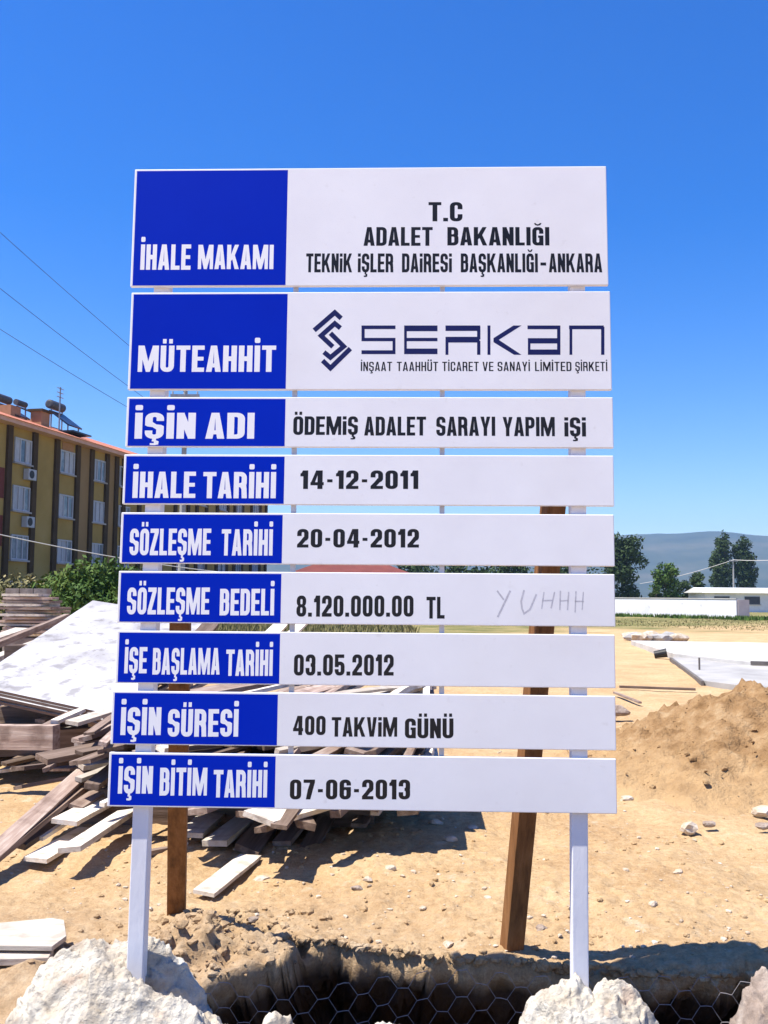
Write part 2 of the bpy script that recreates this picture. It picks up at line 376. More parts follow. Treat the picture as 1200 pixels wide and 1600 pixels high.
# ------------------------------------------------------------------ glyphs (painter-style outlines, cap height 1)
def rrect(x0, y0, x1, y1, r):
    """r: radius or (bl, br, tr, tl)"""
    if not hasattr(r, '__len__'): r = (r,) * 4
    mr = min((x1 - x0), (y1 - y0)) / 2 * 0.999
    pts = []
    for (cx, cy, a0, q) in ((x0, y0, 180, r[0]), (x1, y0, 270, r[1]), (x1, y1, 0, r[2]), (x0, y1, 90, r[3])):
        q = min(q, mr)
        if q <= 0.001: pts.append((cx, cy)); continue
        ox = cx + (q if cx == x0 else -q); oy = cy + (q if cy == y0 else -q)
        for k in range(6):
            a = rad(a0 + 90 * k / 5); pts.append((ox + q * math.cos(a), oy + q * math.sin(a)))
    return pts
def rc(x0, y0, x1, y1): return [(x0, y0), (x1, y0), (x1, y1), (x0, y1)]
def glyph(ch, S, T):
    """-> (ops, width); ops = [(+1/-1, polygon)]"""
    W = 0.30 + 1.05 * S; ro = min(0.24, 0.08 + 0.7 * S); ri = max(0.02, ro - S * 0.75)
    ring = lambda x0, y0, x1, y1, o=None: [(1, rrect(x0, y0, x1, y1, ro if o is None else o)), (-1, rrect(x0 + S, y0 + T, x1 - S, y1 - T, ri))]
    up = []
    if ch in 'ÖÜ':
        d = 0.17; c = W / 2
        up = [(1, rc(c - 0.05 - d * .8, 1.08, c - 0.05, 1.25)), (1, rc(c + 0.05, 1.08, c + 0.05 + d * .8, 1.25))]
        ch = {'Ö': 'O', 'Ü': 'U'}[ch]
    if ch == 'İ': return [(1, rc(0, 0, S, 1)), (1, rrect(0.0, 1.10, S, 1.10 + min(S, .2), 0.05))], S
    if ch == 'i': return [(1, rc(0, 0, S, 0.74)), (1, rc(0, 0.83, S, 1.0))], S
    if ch == 'I': return [(1, rc(0, 0, S, 1))], S
    if ch == 'Ş':
        o, wd = glyph('S', S, T); c = wd / 2
        return o + [(1, [(c - .05, 0.01), (c + .06, 0.01), (c + .05, -.06), (c + .13, -.10), (c + .12, -.22), (c + .02, -.25), (c - .11, -.24), (c - .11, -.17), (c + .0, -.17), (c + .0, -.11), (c - .06, -.10)])], wd
    if ch == 'Ğ':
        o, wd = glyph('G', S, T); c = wd / 2
        return o + [(1, [(c - .17, 1.22), (c - .12, 1.11), (c, 1.07), (c + .12, 1.11), (c + .17, 1.22), (c + .09, 1.22), (c + .06, 1.17), (c, 1.15), (c - .06, 1.17), (c - .09, 1.22)])], wd
    if ch == 'A':
        w_ = W * 1.08; t = S * 0.56; c = w_ / 2; s = S * 1.02; yb = 0.17; yt = yb + T * 0.95
        k = (c - t) / 1.0
        return [(1, [(0, 0), (s, 0), (s + k * yb * .9, yb), (w_ - s - k * yb * .9, yb), (w_ - s, 0), (w_, 0), (c + t, 1), (c - t, 1)]),
                (-1, [(s + k * yt * .95, yt), (w_ - s - k * yt * .95, yt), (c, 0.80)])], w_
    if ch == 'B': return [(1, rrect(0, 0, W, .56, (0, ro, ro * .6, 0))), (1, rrect(0, .46, W * .97, 1, (0, ro * .6, ro, 0))), (-1, rrect(S, T, W - S, .53 - T * .3, (0, ri, ri, 0))), (-1, rrect(S, .53 + T * .5, W * .97 - S, 1 - T, (0, ri, ri, 0)))], W
    if ch == 'C': return ring(0, 0, W, 1) + [(-1, rc(W - S - .01, .37, W + .1, .63))], W
    if ch == 'D': return [(1, rrect(0, 0, W, 1, (0, ro, ro, 0))), (-1, rrect(S, T, W - S, 1 - T, (0, ri, ri, 0)))], W
    if ch == 'E': return [(1, rc(0, 0, W * .9, 1)), (-1, rc(S, T, W, .5 - T * .45)), (-1, rc(S, .5 + T * .45, W, 1 - T)), (-1, rc(W * .84, .3, W, .7))], W * .9
    if ch == 'G': return ring(0, 0, W, 1) + [(-1, rc(W - S - .01, .5, W + .1, .64)), (1, rc(W * .52, .42, W, .54)), (1, rc(W - S * .9, 0, W, .54)), (-1, rc(W * .52, .40, W - S, .42))], W
    if ch == 'H': return [(1, rc(0, 0, W, 1)), (-1, rc(S, -.1, W - S, .5 - T * .55)), (-1, rc(S, .5 + T * .55, W - S, 1.1))], W
    if ch == 'K':
        wk = W + .10; c = S + .02
        return [(1, [(0, 0), (S, 0), (S, .33), (c + .05, .40), (wk - S * 1.05, 0), (wk, 0), (c + .17, .57), (wk - .02, 1), (wk - .02 - S * 1.0, 1), (S, .60), (S, 1), (0, 1)])], wk
    if ch == 'KK': return [(1, rc(0, 0, S, 1)), (1, [(S * .9, .34), (W + .03 - S * 1.15, 1), (W + .03, 1), (S + .10, .50), (S * .9, .42)]), (1, [(S * .95, .56), (S + .13, .66), (W + .06, 0), (W + .06 - S * 1.2, 0), (S * .95, .52)])], W + .06
    if ch == 'L': return [(1, rc(0, 0, W * .84, T)), (1, rc(0, 0, S, 1))], W * .84
    if ch == 'M':
        w_ = W * 1.5; c = w_ / 2
        return [(1, rc(0, 0, S * .82, 1)), (1, rc(w_ - S * .82, 0, w_, 1)), (1, [(0, 1), (S * 1.12, 1), (c, .40), (w_ - S * 1.12, 1), (w_, 1), (c + S * .36, 0), (c - S * .36, 0)])], w_
    if ch == 'N': return [(1, rc(0, 0, S, 1)), (1, rc(W - S, 0, W, 1)), (1, [(0, 1), (S * .95, 1), (W, 0), (W - S * .95, 0)])], W
    if ch in 'O0': return ring(0, 0, W, 1) + up, W
    if ch == 'P': return [(1, rrect(0, .40, W, 1, (0, ro, ro, 0))), (1, rc(0, 0, S, 1)), (-1, rrect(S, .40 + T, W - S, 1 - T, (0, ri, ri, 0)))], W
    if ch == 'R': return [(1, rrect(0, .42, W, 1, (0, ro * .7, ro, 0))), (1, rc(0, 0, S, 1)), (1, [(W * .35, .45), (W - S * .1, .50), (W, .36), (W + .02, 0), (W + .02 - S, 0), (W - S, .34), (W * .5, .43)]), (-1, rrect(S, .44 + T * .85, W - S, 1 - T, (0, ri, ri, 0)))], W + .02
    if ch == 'S':
        g = .5 * T * 1.12
        return [(1, rrect(0, 0, W, 1, ro)),
                (-1, [(S, .50 + g + .05), (W - S, .50 + g - .035), (W - S, 1 - T - .03), (W - S - .03, 1 - T), (S + .03, 1 - T), (S, 1 - T - .03)]),
                (-1, [(W - S - .01, .50 + g - .036), (W - S * .35, .50 + g - .06), (W + .02, .50 + g - .12), (W + .1, .50), (W + .1, .685), (W - S - .01, .685)]),
                (-1, [(S, T + .03), (S + .03, T), (W - S - .03, T), (W - S, T + .03), (W - S, .50 - g - .05), (S, .50 - g + .035)]),
                (-1, [(S + .01, .50 - g + .036), (S * .35, .50 - g + .06), (-.02, .50 - g + .12), (-.1, .50), (-.1, .315), (S + .01, .315)])], W
    if ch == 'T': return [(1, rc(0, 1 - T, W * 1.02, 1)), (1, rc(W * .51 - S / 2, 0, W * .51 + S / 2, 1))], W * 1.02
    if ch == 'U': return [(1, rrect(0, 0, W, 1, (ro, ro, 0, 0))), (-1, rrect(S, T, W - S, 1.2, (ri, ri, 0, 0)))] + up, W
    if ch == 'V':
        w_ = W * 1.06; c = w_ / 2
        return [(1, [(0, 1), (S, 1), (c, .28), (w_ - S, 1), (w_, 1), (c + S * .6, 0), (c - S * .6, 0)])], w_
    if ch == 'Y':
        w_ = W * 1.08; c = w_ / 2
        return [(1, [(0, 1), (S * 1.05, 1), (c, .62), (w_ - S * 1.05, 1), (w_, 1), (c + S / 2, .40), (c + S / 2, 0), (c - S / 2, 0), (c - S / 2, .40)])], w_
    if ch == 'Z': return [(1, rc(0, 0, W * .92, T)), (1, rc(0, 1 - T, W * .92, 1)), (1, [(0, T * .9), (S * 1.1, T * .9), (W * .92, 1 - T * .9), (W * .92 - S * 1.1, 1 - T * .9)])], W * .92
    if ch == '1': return [(1, rc(.12, 0, .12 + S, 1)), (1, [(0, .68), (.14, .68), (.14, .9), (.12 + S * .9, 1), (.10, 1), (.05, .86), (0, .83)])], .12 + S
    if ch == '2': return [(1, rrect(0, .34, W, 1, (0.02, ro, ro, ro))), (-1, rrect(S, .36, W - S, 1 - T, (0.02, .05, ri, ri))), (-1, rc(-.1, .3, S + .01, .62)), (-1, [(-.05, .30), (W * .52, .36), (W - S * 1.02, .62), (S * .5, .62)]), (1, [(0, 0), (W, 0), (W, T), (S * 1.2, T), (W - S * .15, .50), (W - S * 1.1, .58), (W * .30, .36), (0, .16)]), (1, rc(0, 0, W, T))], W
    if ch == '3': return [(1, rrect(0, .44, W, 1, (ro, ro * .5, ro, ro))), (1, rrect(0, 0, W, .56, (ro, ro, ro * .5, ro))), (-1, rrect(S, .5 + T * .42, W - S, 1 - T, ri)), (-1, rrect(S, T, W - S, .5 - T * .42, ri)), (-1, rc(-.1, .36, S + .06, .66))], W
    if ch == '4': return [(1, [(0, .2), (W + .04, .2), (W + .04, .2 + T), (0, .2 + T)]), (1, rc(W - S * 1.1, 0, W - S * .05, 1)), (1, [(0, .2 + T * .5), (W * .45, 1), (W - S * .3, 1), (S * .95, .2 + T * .5)]), (-1, [(S * .95, .2 + T), (W - S * 1.1, .2 + T), (W - S * 1.1, .74)])], W + .04
    if ch == '5': return [(1, rrect(0, 0, W, .66, (ro, ro, ro, 0))), (-1, rrect(S, T, W - S, .66 - T, ri)), (-1, rc(-.1, .30, S + .01, .40)), (1, rc(0, .40, S * .9, 1)), (1, rc(0, 1 - T, W * .95, 1))], W
    if ch == '6': return ring(0, 0, W, 1) + [(1, rrect(0, 0, W, .62, (ro, ro, ro, .1))), (-1, rrect(S, T, W - S, .62 - T * .85, ri)), (-1, rc(W - S - .01, .62, W + .1, .70))], W
    if ch == '7': return [(1, rc(0, 1 - T, W, 1)), (1, [(W * .22, 0), (W * .22 + S, 0), (W, 1 - T * .8), (W - S * 1.05, 1 - T * .8), (W * .38, .5)])], W
    if ch == '8': return [(1, rrect(.01, .46, W - .01, 1, ro)), (1, rrect(0, 0, W, .56, ro)), (-1, rrect(S, .5 + T * .5, W - S, 1 - T, ri)), (-1, rrect(S, T, W - S, .5 - T * .35, ri))], W
    if ch == '-': return [(1, rc(.04, .36, .26, .52))], .30
    if ch == '.': return [(1, rc(0, 0, S, S * .95))], S
    return [], 0.2
def polys_to_mesh(ops):
    """resolve the painter's list into flat triangles (2-D)"""
    vs, fs = [], []
    for s, p in ops:
        a = 0
        for i in range(len(p)): a += p[i][0] * p[(i + 1) % len(p)][1] - p[(i + 1) % len(p)][0] * p[i][1]
        if a < 0: p = p[::-1]
        n = len(vs); vs += [Vector((float(x), float(y))) for x, y in p]; fs.append(list(range(n, n + len(p))))
    ov, oe, of, _, _, orf = delaunay_2d_cdt(vs, [], fs, 1, 1e-5, True)
    keep = [f for f, src in zip(of, orf) if src and ops[max(src)][0] > 0]
    return ov, keep
class Flat:
    """flat marks on the sign's plane"""
    def __init__(s): s.V = []; s.F = []
    def add(s, ops, tr):
        ov, fc = polys_to_mesh(ops); n = len(s.V)
        s.V += [tr(v.x, v.y) for v in ov]; s.F += [tuple(i + n for i in f) for f in fc]
    def word(s, txt, x0, x1, yb, yt, S=0.21, T=0.165, gap=0.085, yb1=None, yt1=None):
        """letters fill photo columns x0..x1, baseline yb, cap height yt (photo rows at x0; yb1/yt1 at x1)"""
        yb1 = yb if yb1 is None else yb1; yt1 = yt if yt1 is None else yt1
        a, b, t = uv(x0, yb), uv(x1, yb1), uv(x0, yt)
        t1 = uv(x1, yt1)
        gl = [glyph(c, S, T) for c in txt]
        tot = sum(g[1] for g in gl) + gap * (len(txt) - 1)
        x = 0.0
        for (ops, wd) in gl:
            if ops:
                def tr(px, py, x=x):
                    k = (x + px) / tot
                    bot = a + (b - a) * k; h = (t - a) * (1 - k) + (t1 - b) * k
                    return (bot[0], bot[1] + h[1] * py)
                s.add(ops, tr)
            x += wd + gap
    def px_poly(s, pts): s.add([(1, pts)], lambda x, y: tuple(uv(x, y)))
    def px_ops(s, ops): s.add(ops, lambda x, y: tuple(uv(x, y)))
    def stroke(s, pts, th, miter=True):
        """polyline of pixel points with square joints"""
        P = [np.array(p, float) for p in pts]; L, Rr = [], []
        for i, p in enumerate(P):
            d0 = (P[i] - P[i - 1]) if i else (P[1] - P[0]); d1 = (P[i + 1] - P[i]) if i < len(P) - 1 else d0
            d0 /= np.linalg.norm(d0); d1 /= np.linalg.norm(d1)
            n0 = np.array([-d0[1], d0[0]]); n1 = np.array([-d1[1], d1[0]]); b = n0 + n1; b /= np.linalg.norm(b)
            k = th / 2 / max(0.35, b @ n0); L.append(tuple(p + b * k)); Rr.append(tuple(p - b * k))
        for i in range(len(P) - 1): s.px_poly([L[i], L[i + 1], Rr[i + 1], Rr[i]])
    def build(s, name, m, parent, off):
        V = [bp(u, v, off) for u, v in s.V]
        Fc = []
        for f in s.F:
            a, b, c = [np.array(V[i]) for i in f[:3]]
            Fc.append(f if np.cross(b - a, c - a) @ BN > 0 else f[::-1])
        return mesh_obj(name, V, Fc, m, parent)

# ------------------------------------------------------------------ the sign
PANELS = [((209, 265), (946, 259), (952, 445), (205, 448)), ((204, 458), (953, 454), (956.6, 611), (200.7, 607)),
          ((198, 620), (958, 621), (958.6, 701), (196, 697)), ((193, 711.7), (959, 710), (959.7, 791.5), (191.7, 787)),
          ((189, 801), (960, 803.5), (960, 886), (187, 879)), ((185, 892.7), (961, 896.5), (961, 979), (183, 973)),
          ((182.7, 986), (961, 991), (961.5, 1076), (180, 1066.7)), ((175, 1080), (962, 1087), (962.5, 1172.6), (172.7, 1163)),
          ((170.7, 1177), (963, 1184), (964, 1272), (167, 1260))]
DIV = [(448, 448.5), (448, 447), (445.5, 444), (444, 442.5), (441, 439.5), (439, 437), (437, 435), (433.5, 431), (430, 428)]
PTXT = ['İHALE MAKAMI', 'MÜTEAHHİT', 'İŞİN ADI', 'İHALE TARİHİ', 'SÖZLEŞME TARİHİ', 'SÖZLEŞME BEDELİ', 'İŞE BAŞLAMA TARİHİ', 'İŞİN SÜRESİ', 'İŞİN BİTİM TARİHİ']
sign = empty('sign_board', bp(0, -1.56, -0.05), 'tall blue and white construction notice board of nine panels on two white posts', 'sign')
PT = 0.020
BLUE = [[('İHALE', 219, 297.5, 421.5, 382), ('MAKAMI', 309, 427, 420.5, 382.5)],
        [('MÜTEAHHİT', 215, 430.7, 581, 540)],
        [('İŞİN', 210, 305, 685.5, 645), ('ADI', 320.7, 397, 685.5, 645)],
        [('İHALE', 206.7, 305, 778, 737), ('TARİHİ', 316.7, 430.7, 778.5, 737.5)],
        [('SÖZLEŞME', 202, 329, 867.5, 826), ('TARİHİ', 345.7, 425.7, 868, 827)],
        [('SÖZLEŞME', 198, 326.7, 960, 918), ('BEDELİ', 343, 428, 961.5, 920)],
        [('İŞE', 194, 229, 1052, 1011), ('BAŞLAMA', 238, 343, 1054, 1012.5), ('TARİHİ', 352.7, 425.7, 1056, 1015)],
        [('İŞİN', 188, 251, 1148.5, 1105), ('SÜRESİ', 261.7, 372, 1151, 1108)],
        [('İŞİN', 184, 238, 1240, 1197), ('BİTİM', 249, 323, 1243, 1199.5), ('TARİHİ', 333, 417, 1246, 1203)]]
BLACK = [[('T.C', 669.5, 722.6, 345.8, 315.8), ('ADALET', 568, 676, 384, 354.8), ('BAKANLIĞI', 699, 858.5, 383.5, 354.8),
          ('TEKNiK', 478, 550, 425.5, 396), ('iŞLER', 559, 614.6, 425.5, 396), ('DAiRESi', 628, 706, 425.5, 396), ('BAŞKANLIĞI', 720, 840.5, 425.5, 396), ('-', 843, 855, 425.5, 396), ('ANKARA', 857.6, 941, 425.5, 396)],
         [],
         [('ÖDEMiŞ', 458, 559, 679.5, 650.5), ('ADALET', 569, 665.6, 680.5, 651), ('SARAYI', 681.7, 773.8, 681, 651), ('YAPIM', 785.5, 867, 681.5, 651.5), ('iŞi', 882, 915.7, 682, 652)],
         [('14-12-2011', 469, 653.5, 764, 735)], [('20-04-2012', 464, 654.6, 855.5, 826.5)],
         [('8.120.000.00', 463, 646, 963.5, 930.5), ('TL', 666.3, 694.6, 966.5, 932.5)],
         [('03.05.2012', 459, 615, 1055.5, 1022.5)],
         [('400', 457.7, 508.5, 1148.5, 1118.5), ('TAKViM', 518, 620.5, 1151, 1120.5), ('GÜNÜ', 632.6, 708.5, 1153.5, 1122.5)],
         [('07-06-2013', 452.7, 640.7, 1249, 1218)]]
def z4(x, y): return (470 + x / 4.8, 470 + y / 4.8)
def z5(x, y): return (720 + x / 4.8, 470 + y / 4.8)
for i, q in enumerate(PANELS):
    c = [uv(*p) for p in q]
    vt, vb = (c[0][1] + c[1][1]) / 2, (c[2][1] + c[3][1]) / 2
    ul, ur = (c[0][0] + c[3][0]) / 2, (c[1][0] + c[2][0]) / 2
    mb = MB(); cc = bp((ul + ur) / 2, (vt + vb) / 2, -PT / 2)
    # a sheet folded over at its edges, very slightly out of true
    mb.boxf(cc, BU * (ur - ul) / 2, BN * PT / 2, BV * (vt - vb) / 2)
    pn = mb.build('sign_panel', M['panel'], sign); bevel(pn, 0.003, 2)
    pn['label'] = 'panel headed ' + PTXT[i]
    sx, sy = 0.010, 0.008
    du0, du1 = uv(DIV[i][0], (q[0][1] + q[3][1]) / 2)[0], 0
    bf = MB(); a = ul + sx; b = du0; t, bt = vt - sy, vb + (0.004 if i < 8 else 0.006)
    bf.add([bp(a, bt, 0.0002), bp(b, bt, 0.0002), bp(b, t, 0.0002), bp(a, t, 0.0002)], [(0, 1, 2, 3)])
    bf.build('blue_field', M['blue'], pn)
    fl = Flat()
    for wd in BLUE[i]:
        fl.word(wd[0], wd[1], wd[2], wd[3], wd[4], S=0.205, T=0.16, gap=0.075)
    fl.build('white_lettering', M['white_ink'], pn, 0.0004)
    if BLACK[i]:
        fl = Flat()
        for k, wd in enumerate(BLACK[i][:1] if i == 5 else BLACK[i]):
            dg = wd[0][0].isdigit()
            fl.word(wd[0], wd[1], wd[2], wd[3], wd[4], S=0.20 if dg else 0.19, T=0.165 if dg else 0.16, gap=0.10 if dg else 0.075)
        fl.build('black_lettering', M['black_ink'], pn, 0.0002)
        if i == 5:
            fl = Flat(); wd = BLACK[i][1]; fl.word(*wd, S=0.19, T=0.16, gap=0.075); fl.build('black_lettering', M['black_ink'], pn, 0.0002)
    if i == 1:
        fl = Flat()
        for pts in ([(100, 222), (255, 88), (303, 132)], [(297, 205), (255, 170), (152, 262), (240, 345)], [(222, 243), (322, 342), (222, 425), (173, 385)], [(372, 358), (222, 505), (163, 448)]):
            fl.stroke([z4(*p) for p in pts], 36 / 4.8)
        fl.build('company_logo', M['navy_ink'], pn, 0.0002)
        fl = Flat()
        r4 = lambda x0, y0, x1, y1: (1, [z4(x0, y0), z4(x1, y0), z4(x1, y1), z4(x0, y1)])
        r5 = lambda x0, y0, x1, y1: (1, [z5(x0, y0), z5(x1, y0), z5(x1, y1), z5(x0, y1)])
        fl.px_ops([r4(455, 185, 710, 212), r4(455, 185, 479, 300), r4(455, 278, 710, 303), r4(688, 278, 710, 400), r4(455, 371, 710, 400)])
        fl.px_ops([r4(775, 185, 1025, 228), r4(775, 278, 1025, 303), r4(775, 358, 1025, 400), r4(775, 185, 795, 400)])
        fl.px_ops([r4(1085, 185, 1346, 226), r4(1085, 270, 1340, 313), r4(1085, 270, 1107, 405), r5(122, 195, 147, 290), r5(122, 300, 147, 405)])
        fl.px_ops([r5(200, 185, 222, 405), (1, [z5(395, 185), z5(455, 185), z5(285, 293), z5(455, 405), z5(400, 405), z5(245, 310), z5(245, 280)])])
        fl.px_ops([r5(500, 185, 747, 213), r5(722, 185, 747, 405), r5(503, 280, 747, 320), r5(503, 280, 522, 405), r5(503, 365, 747, 405)])
        fl.px_ops([r5(812, 185, 1072, 213), r5(815, 185, 836, 405), r5(1052, 195, 1077, 405)])
        fl.build('company_name', M['navy_ink'], pn, 0.0002)
        fl = Flat()
        for tx, x0, x1 in (('İNŞAAT', 563.7, 612.5), ('TAAHHÜT', 620, 684.5), ('TİCARET', 691, 748), ('VE', 754, 771), ('SANAYİ', 777.5, 828), ('LİMİTED', 836, 893), ('ŞİRKETİ', 899, 949)):
            fl.word(tx, x0, x1, 579.8, 565.3, S=0.13, T=0.12, gap=0.10)
        fl.build('small_lettering', M['black_ink'], pn, 0.0002)
    if i == 5:
        fl = Flat(); g = lambda x, y: (740 + x / 5.4545, 890 + y / 5.4545)
        for st, th in (([(200, 180), (258, 258)], 2.6), ([(312, 180), (205, 405)], 3.0), ([(430, 175), (405, 270), (412, 330), (430, 375), (480, 340), (535, 210)], 2.7),
                       ([(600, 190), (580, 335)], 2.0), ([(690, 190), (660, 330)], 2.2), ([(585, 265), (680, 262)], 2.2), ([(740, 180), (735, 345)], 2.2), ([(810, 190), (800, 345)], 2.2), ([(735, 268), (805, 262)], 2.0),
                       ([(872, 185), (865, 365)], 2.0), ([(935, 190), (925, 345)], 1.7), ([(862, 270), (940, 272)], 2.3)):
            fl.stroke([g(*p) for p in st], th)
        fl.build('pencil_scrawl', M['pencil'], pn, 0.0002)
# posts, braces, uprights behind the panels
def post(top, foot, wpx, name, m, parent, below=0.25):
    a = bp(*uv(*top), -PT - 0.001 - 0.032); b = bp(*uv(*foot), -PT - 0.001 - 0.032)
    d = (b - a) / np.linalg.norm(b - a); b = b + d * below
    mb = MB(); wv = wpx / 1500 * 3.95
    sd = np.cross(d, BN); sd /= np.linalg.norm(sd); fn = np.cross(sd, d)
    mb.boxf((a + b) / 2, d * np.linalg.norm(b - a) / 2, sd * wv / 2, fn * 0.032)
    return bevel(mb.build(name, m, parent), 0.004)
post((257, 275), (208, 1512), 25, 'post', M['post'], sign)
post((903, 268), (909, 1562), 24, 'post', M['post'], sign)
for x0, x1 in ((463, 452), (692, 690)):
    a = bp(*uv(x0, 275), -PT - 0.012); b = bp(*uv(x1, 1265), -PT - 0.012)
    mb = MB(); mb.bar(a, b, 0.022, 0.02, up=BU); mb.build('upright', M['rail'], sign)
def brace(top, ytop_depth, foot, fdepth, wd, td, tw):
    a = at(*top, ytop_depth); b = at(*foot, fdepth); d = (b - a) / np.linalg.norm(b - a)
    b = b + d * 0.18
    mb = MB(); mb.bar(a, b, wd, td, up=(0, 1, 0), twist=tw)
    o = mb.build('brace', M['brace'], sign); return bevel(o, 0.004)
brace((866, 770), 4.12, (800, 1476), 4.52, 0.088, 0.075, rad(18))
brace((283, 900), 4.12, (276, 1412), 4.95, 0.088, 0.08, rad(8))

# ------------------------------------------------------------------ wire netting at the pit
def netting():
    mb = MB(); s = 0.080; hh = 0.052            # cell pitch
    P = {}
    def pt(u, v):
        y = 4.03 - 0.06 * u + 0.035 * math.sin(u * 2.3) + 0.015 * math.sin(v * 9 + u * 5)
        sc = 1 + 0.10 * u
        return (u, y, v + 0.012 * math.sin(u * 6.1) + 0.03 * math.sin(u * 1.7))
    rows = np.arange(-0.36, 0.09, hh)
    for r, v in enumerate(rows):
        off = (s if r % 2 else 0.0)
        u = -0.95 + off
        while u < 2.1:
            j = lambda: random.uniform(-.004, .004)
            a, b = (u - 0.022, v + j()), (u + 0.022, v + j())
            mb.tube([pt(*a), pt(u, v + 0.001), pt(*b)], 0.0014, 4, False)
            if r + 1 < len(rows):
                for sg, e in ((-1, a), (1, b)):
                    mb.tube([pt(*e), pt(u + sg * (s - 0.022), rows[r + 1])], 0.0009, 4, False)
            u += 2 * s
    return mb
nb = netting()
tag(nb.build('wire_netting', M['wire'], loc=(0.5, 4.03, -0.4)), 'slack hexagonal wire netting stretched over the dark pit under the sign', 'wire netting')

# ------------------------------------------------------------------ rocks and footings
M['footing'] = mat('lime_concrete', [(0.29, 0.23, 0.17), (0.48, 0.42, 0.335), (0.60, 0.55, 0.46), (0.67, 0.63, 0.55)], 6, 0.95, 0.9, 55, detail=10, spec=0.05, dist=0.02)
ramp_on(M['footing'], 11, (0.36, 0.24, 0.17), 0.58, 0.70, 0.55)
M['rock'] = mat('brown_boulder', [(0.17, 0.125, 0.095), (0.30, 0.235, 0.19), (0.42, 0.35, 0.29)], 9, 0.9, 0.7, 30, detail=9, spec=0.15)
M['stone'] = mat('pale_stone', [(0.33, 0.25, 0.17), (0.48, 0.39, 0.29), (0.60, 0.54, 0.46)], 7, 0.9, 0.4, 40, detail=7, spec=0.1)
def lump(name, c, half, bumps, m, seed, nu=120, nv=90, rough=0.05, base=-1.05, square=2.6, label='', cat=''):
    """a lumpy mass: rounded height field on a skirted footprint, pushed about by 3-D noise"""
    u = np.linspace(-1, 1, nu); v = np.linspace(-1, 1, nv); U, Vv = np.meshgrid(u, v)
    ang = np.arctan2(Vv, U); rim = 1 + 0.13 * fbm(np.cos(ang) * 1.6 + seed, np.sin(ang) * 1.6, 0, 3, seed)
    rr_ = (np.abs(U) ** square + np.abs(Vv) ** square) ** (1 / square) / rim
    dome = np.sqrt(np.clip(1 - np.clip(rr_, 0, 1) ** 2.6, 0, 1))
    X, Y = c[0] + U * half[0], c[1] + Vv * half[1]
    H = np.zeros_like(X)
    for bx, by, rx, ry, hh in bumps: H = H + hh * np.exp(-(((X - bx) / rx) ** 2 + ((Y - by) / ry) ** 2))
    Z = base + (H - base) * dome
    n1 = fbm(X * 5, Y * 5, Z * 5, 4, seed + 3); n2 = fbm(X * 16, Y * 16, Z * 16, 3, seed + 7)
    vor = np.abs(fbm(X * 9, Y * 9, Z * 9, 3, seed + 11))
    Z = Z + dome * (rough * 0.45 * n1 + rough * 0.5 * n2 - rough * 0.45 * vor + 0.014 * fbm(X * 42, Y * 42, Z * 42, 3, seed + 19) - 0.012 * np.abs(fbm(X * 27, Y * 27, Z * 27, 2, seed + 23)))
    X = X + rough * 0.5 * fbm(X * 7 + 9, Y * 7, Z * 7, 3, seed + 13); Y = Y + rough * 0.5 * fbm(X * 7, Y * 7 + 9, Z * 7, 3, seed + 17)
    V = np.stack([X.ravel(), Y.ravel(), Z.ravel()], 1)
    k = (np.arange(nv - 1)[:, None] * nu + np.arange(nu - 1)[None, :]).ravel()
    o = mesh_obj(name, V, np.stack([k, k + 1, k + nu + 1, k + nu], 1), m, smooth=True, loc=(c[0], c[1], base))
    return tag(o, label, cat)
# left footing: crest behind the post, hollow to its right, knobbly front
lump('concrete_footing', (-1.02, 3.83), (0.72, 0.50), [(-1.20, 4.04, 0.28, 0.16, 0.23), (-0.88, 4.06, 0.20, 0.08, 0.27), (-1.22, 3.70, 0.30, 0.22, 0.13), (-0.83, 3.66, 0.28, 0.16, 0.15), (-1.06, 3.78, .12, .10, .07), (-1.50, 3.85, 0.24, 0.3, 0.05), (-0.62, 3.75, 0.14, 0.2, 0.05), (-0.84, 3.88, 0.11, 0.06, -0.20)], M['footing'], 5, 250, 180, 0.042,
     label='large rough whitish concrete lump around the left sign post', cat='footing')
lump('concrete_footing', (0.80, 3.76), (0.46, 0.32), [(0.64, 3.86, 0.20, 0.15, 0.155), (0.99, 3.84, 0.20, 0.17, 0.13), (0.8, 3.62, 0.30, 0.16, 0.08), (0.81, 3.84, .05, .1, -.05)], M['footing'], 8, 170, 140, 0.035,
     label='smaller round white concrete lump around the right sign post', cat='footing')
lump('boulder', (1.54, 3.70), (0.38, 0.28), [(1.50, 3.76, 0.26, 0.22, 0.19), (1.75, 3.7, 0.24, 0.2, 0.08)], M['rock'], 12, 140, 110, 0.04,
     label='brownish grey boulder at the right edge beside the white footing', cat='boulder')
lump('boulder', (-0.37, 3.45), (0.20, 0.12), [(-0.38, 3.45, 0.16, 0.1, 0.17)], M['footing'], 15, 80, 60, 0.03, base=-1.0,
     label='small pale stone under the wire between the two sign posts', cat='boulder')
lump('boulder', (0.02, 3.40), (0.32, 0.14), [(0.0, 3.42, 0.3, 0.1, 0.145)], M['footing'], 18, 90, 60, 0.02, base=-1.0,
     label='low flat pale stone at the bottom centre before the pit', cat='boulder')

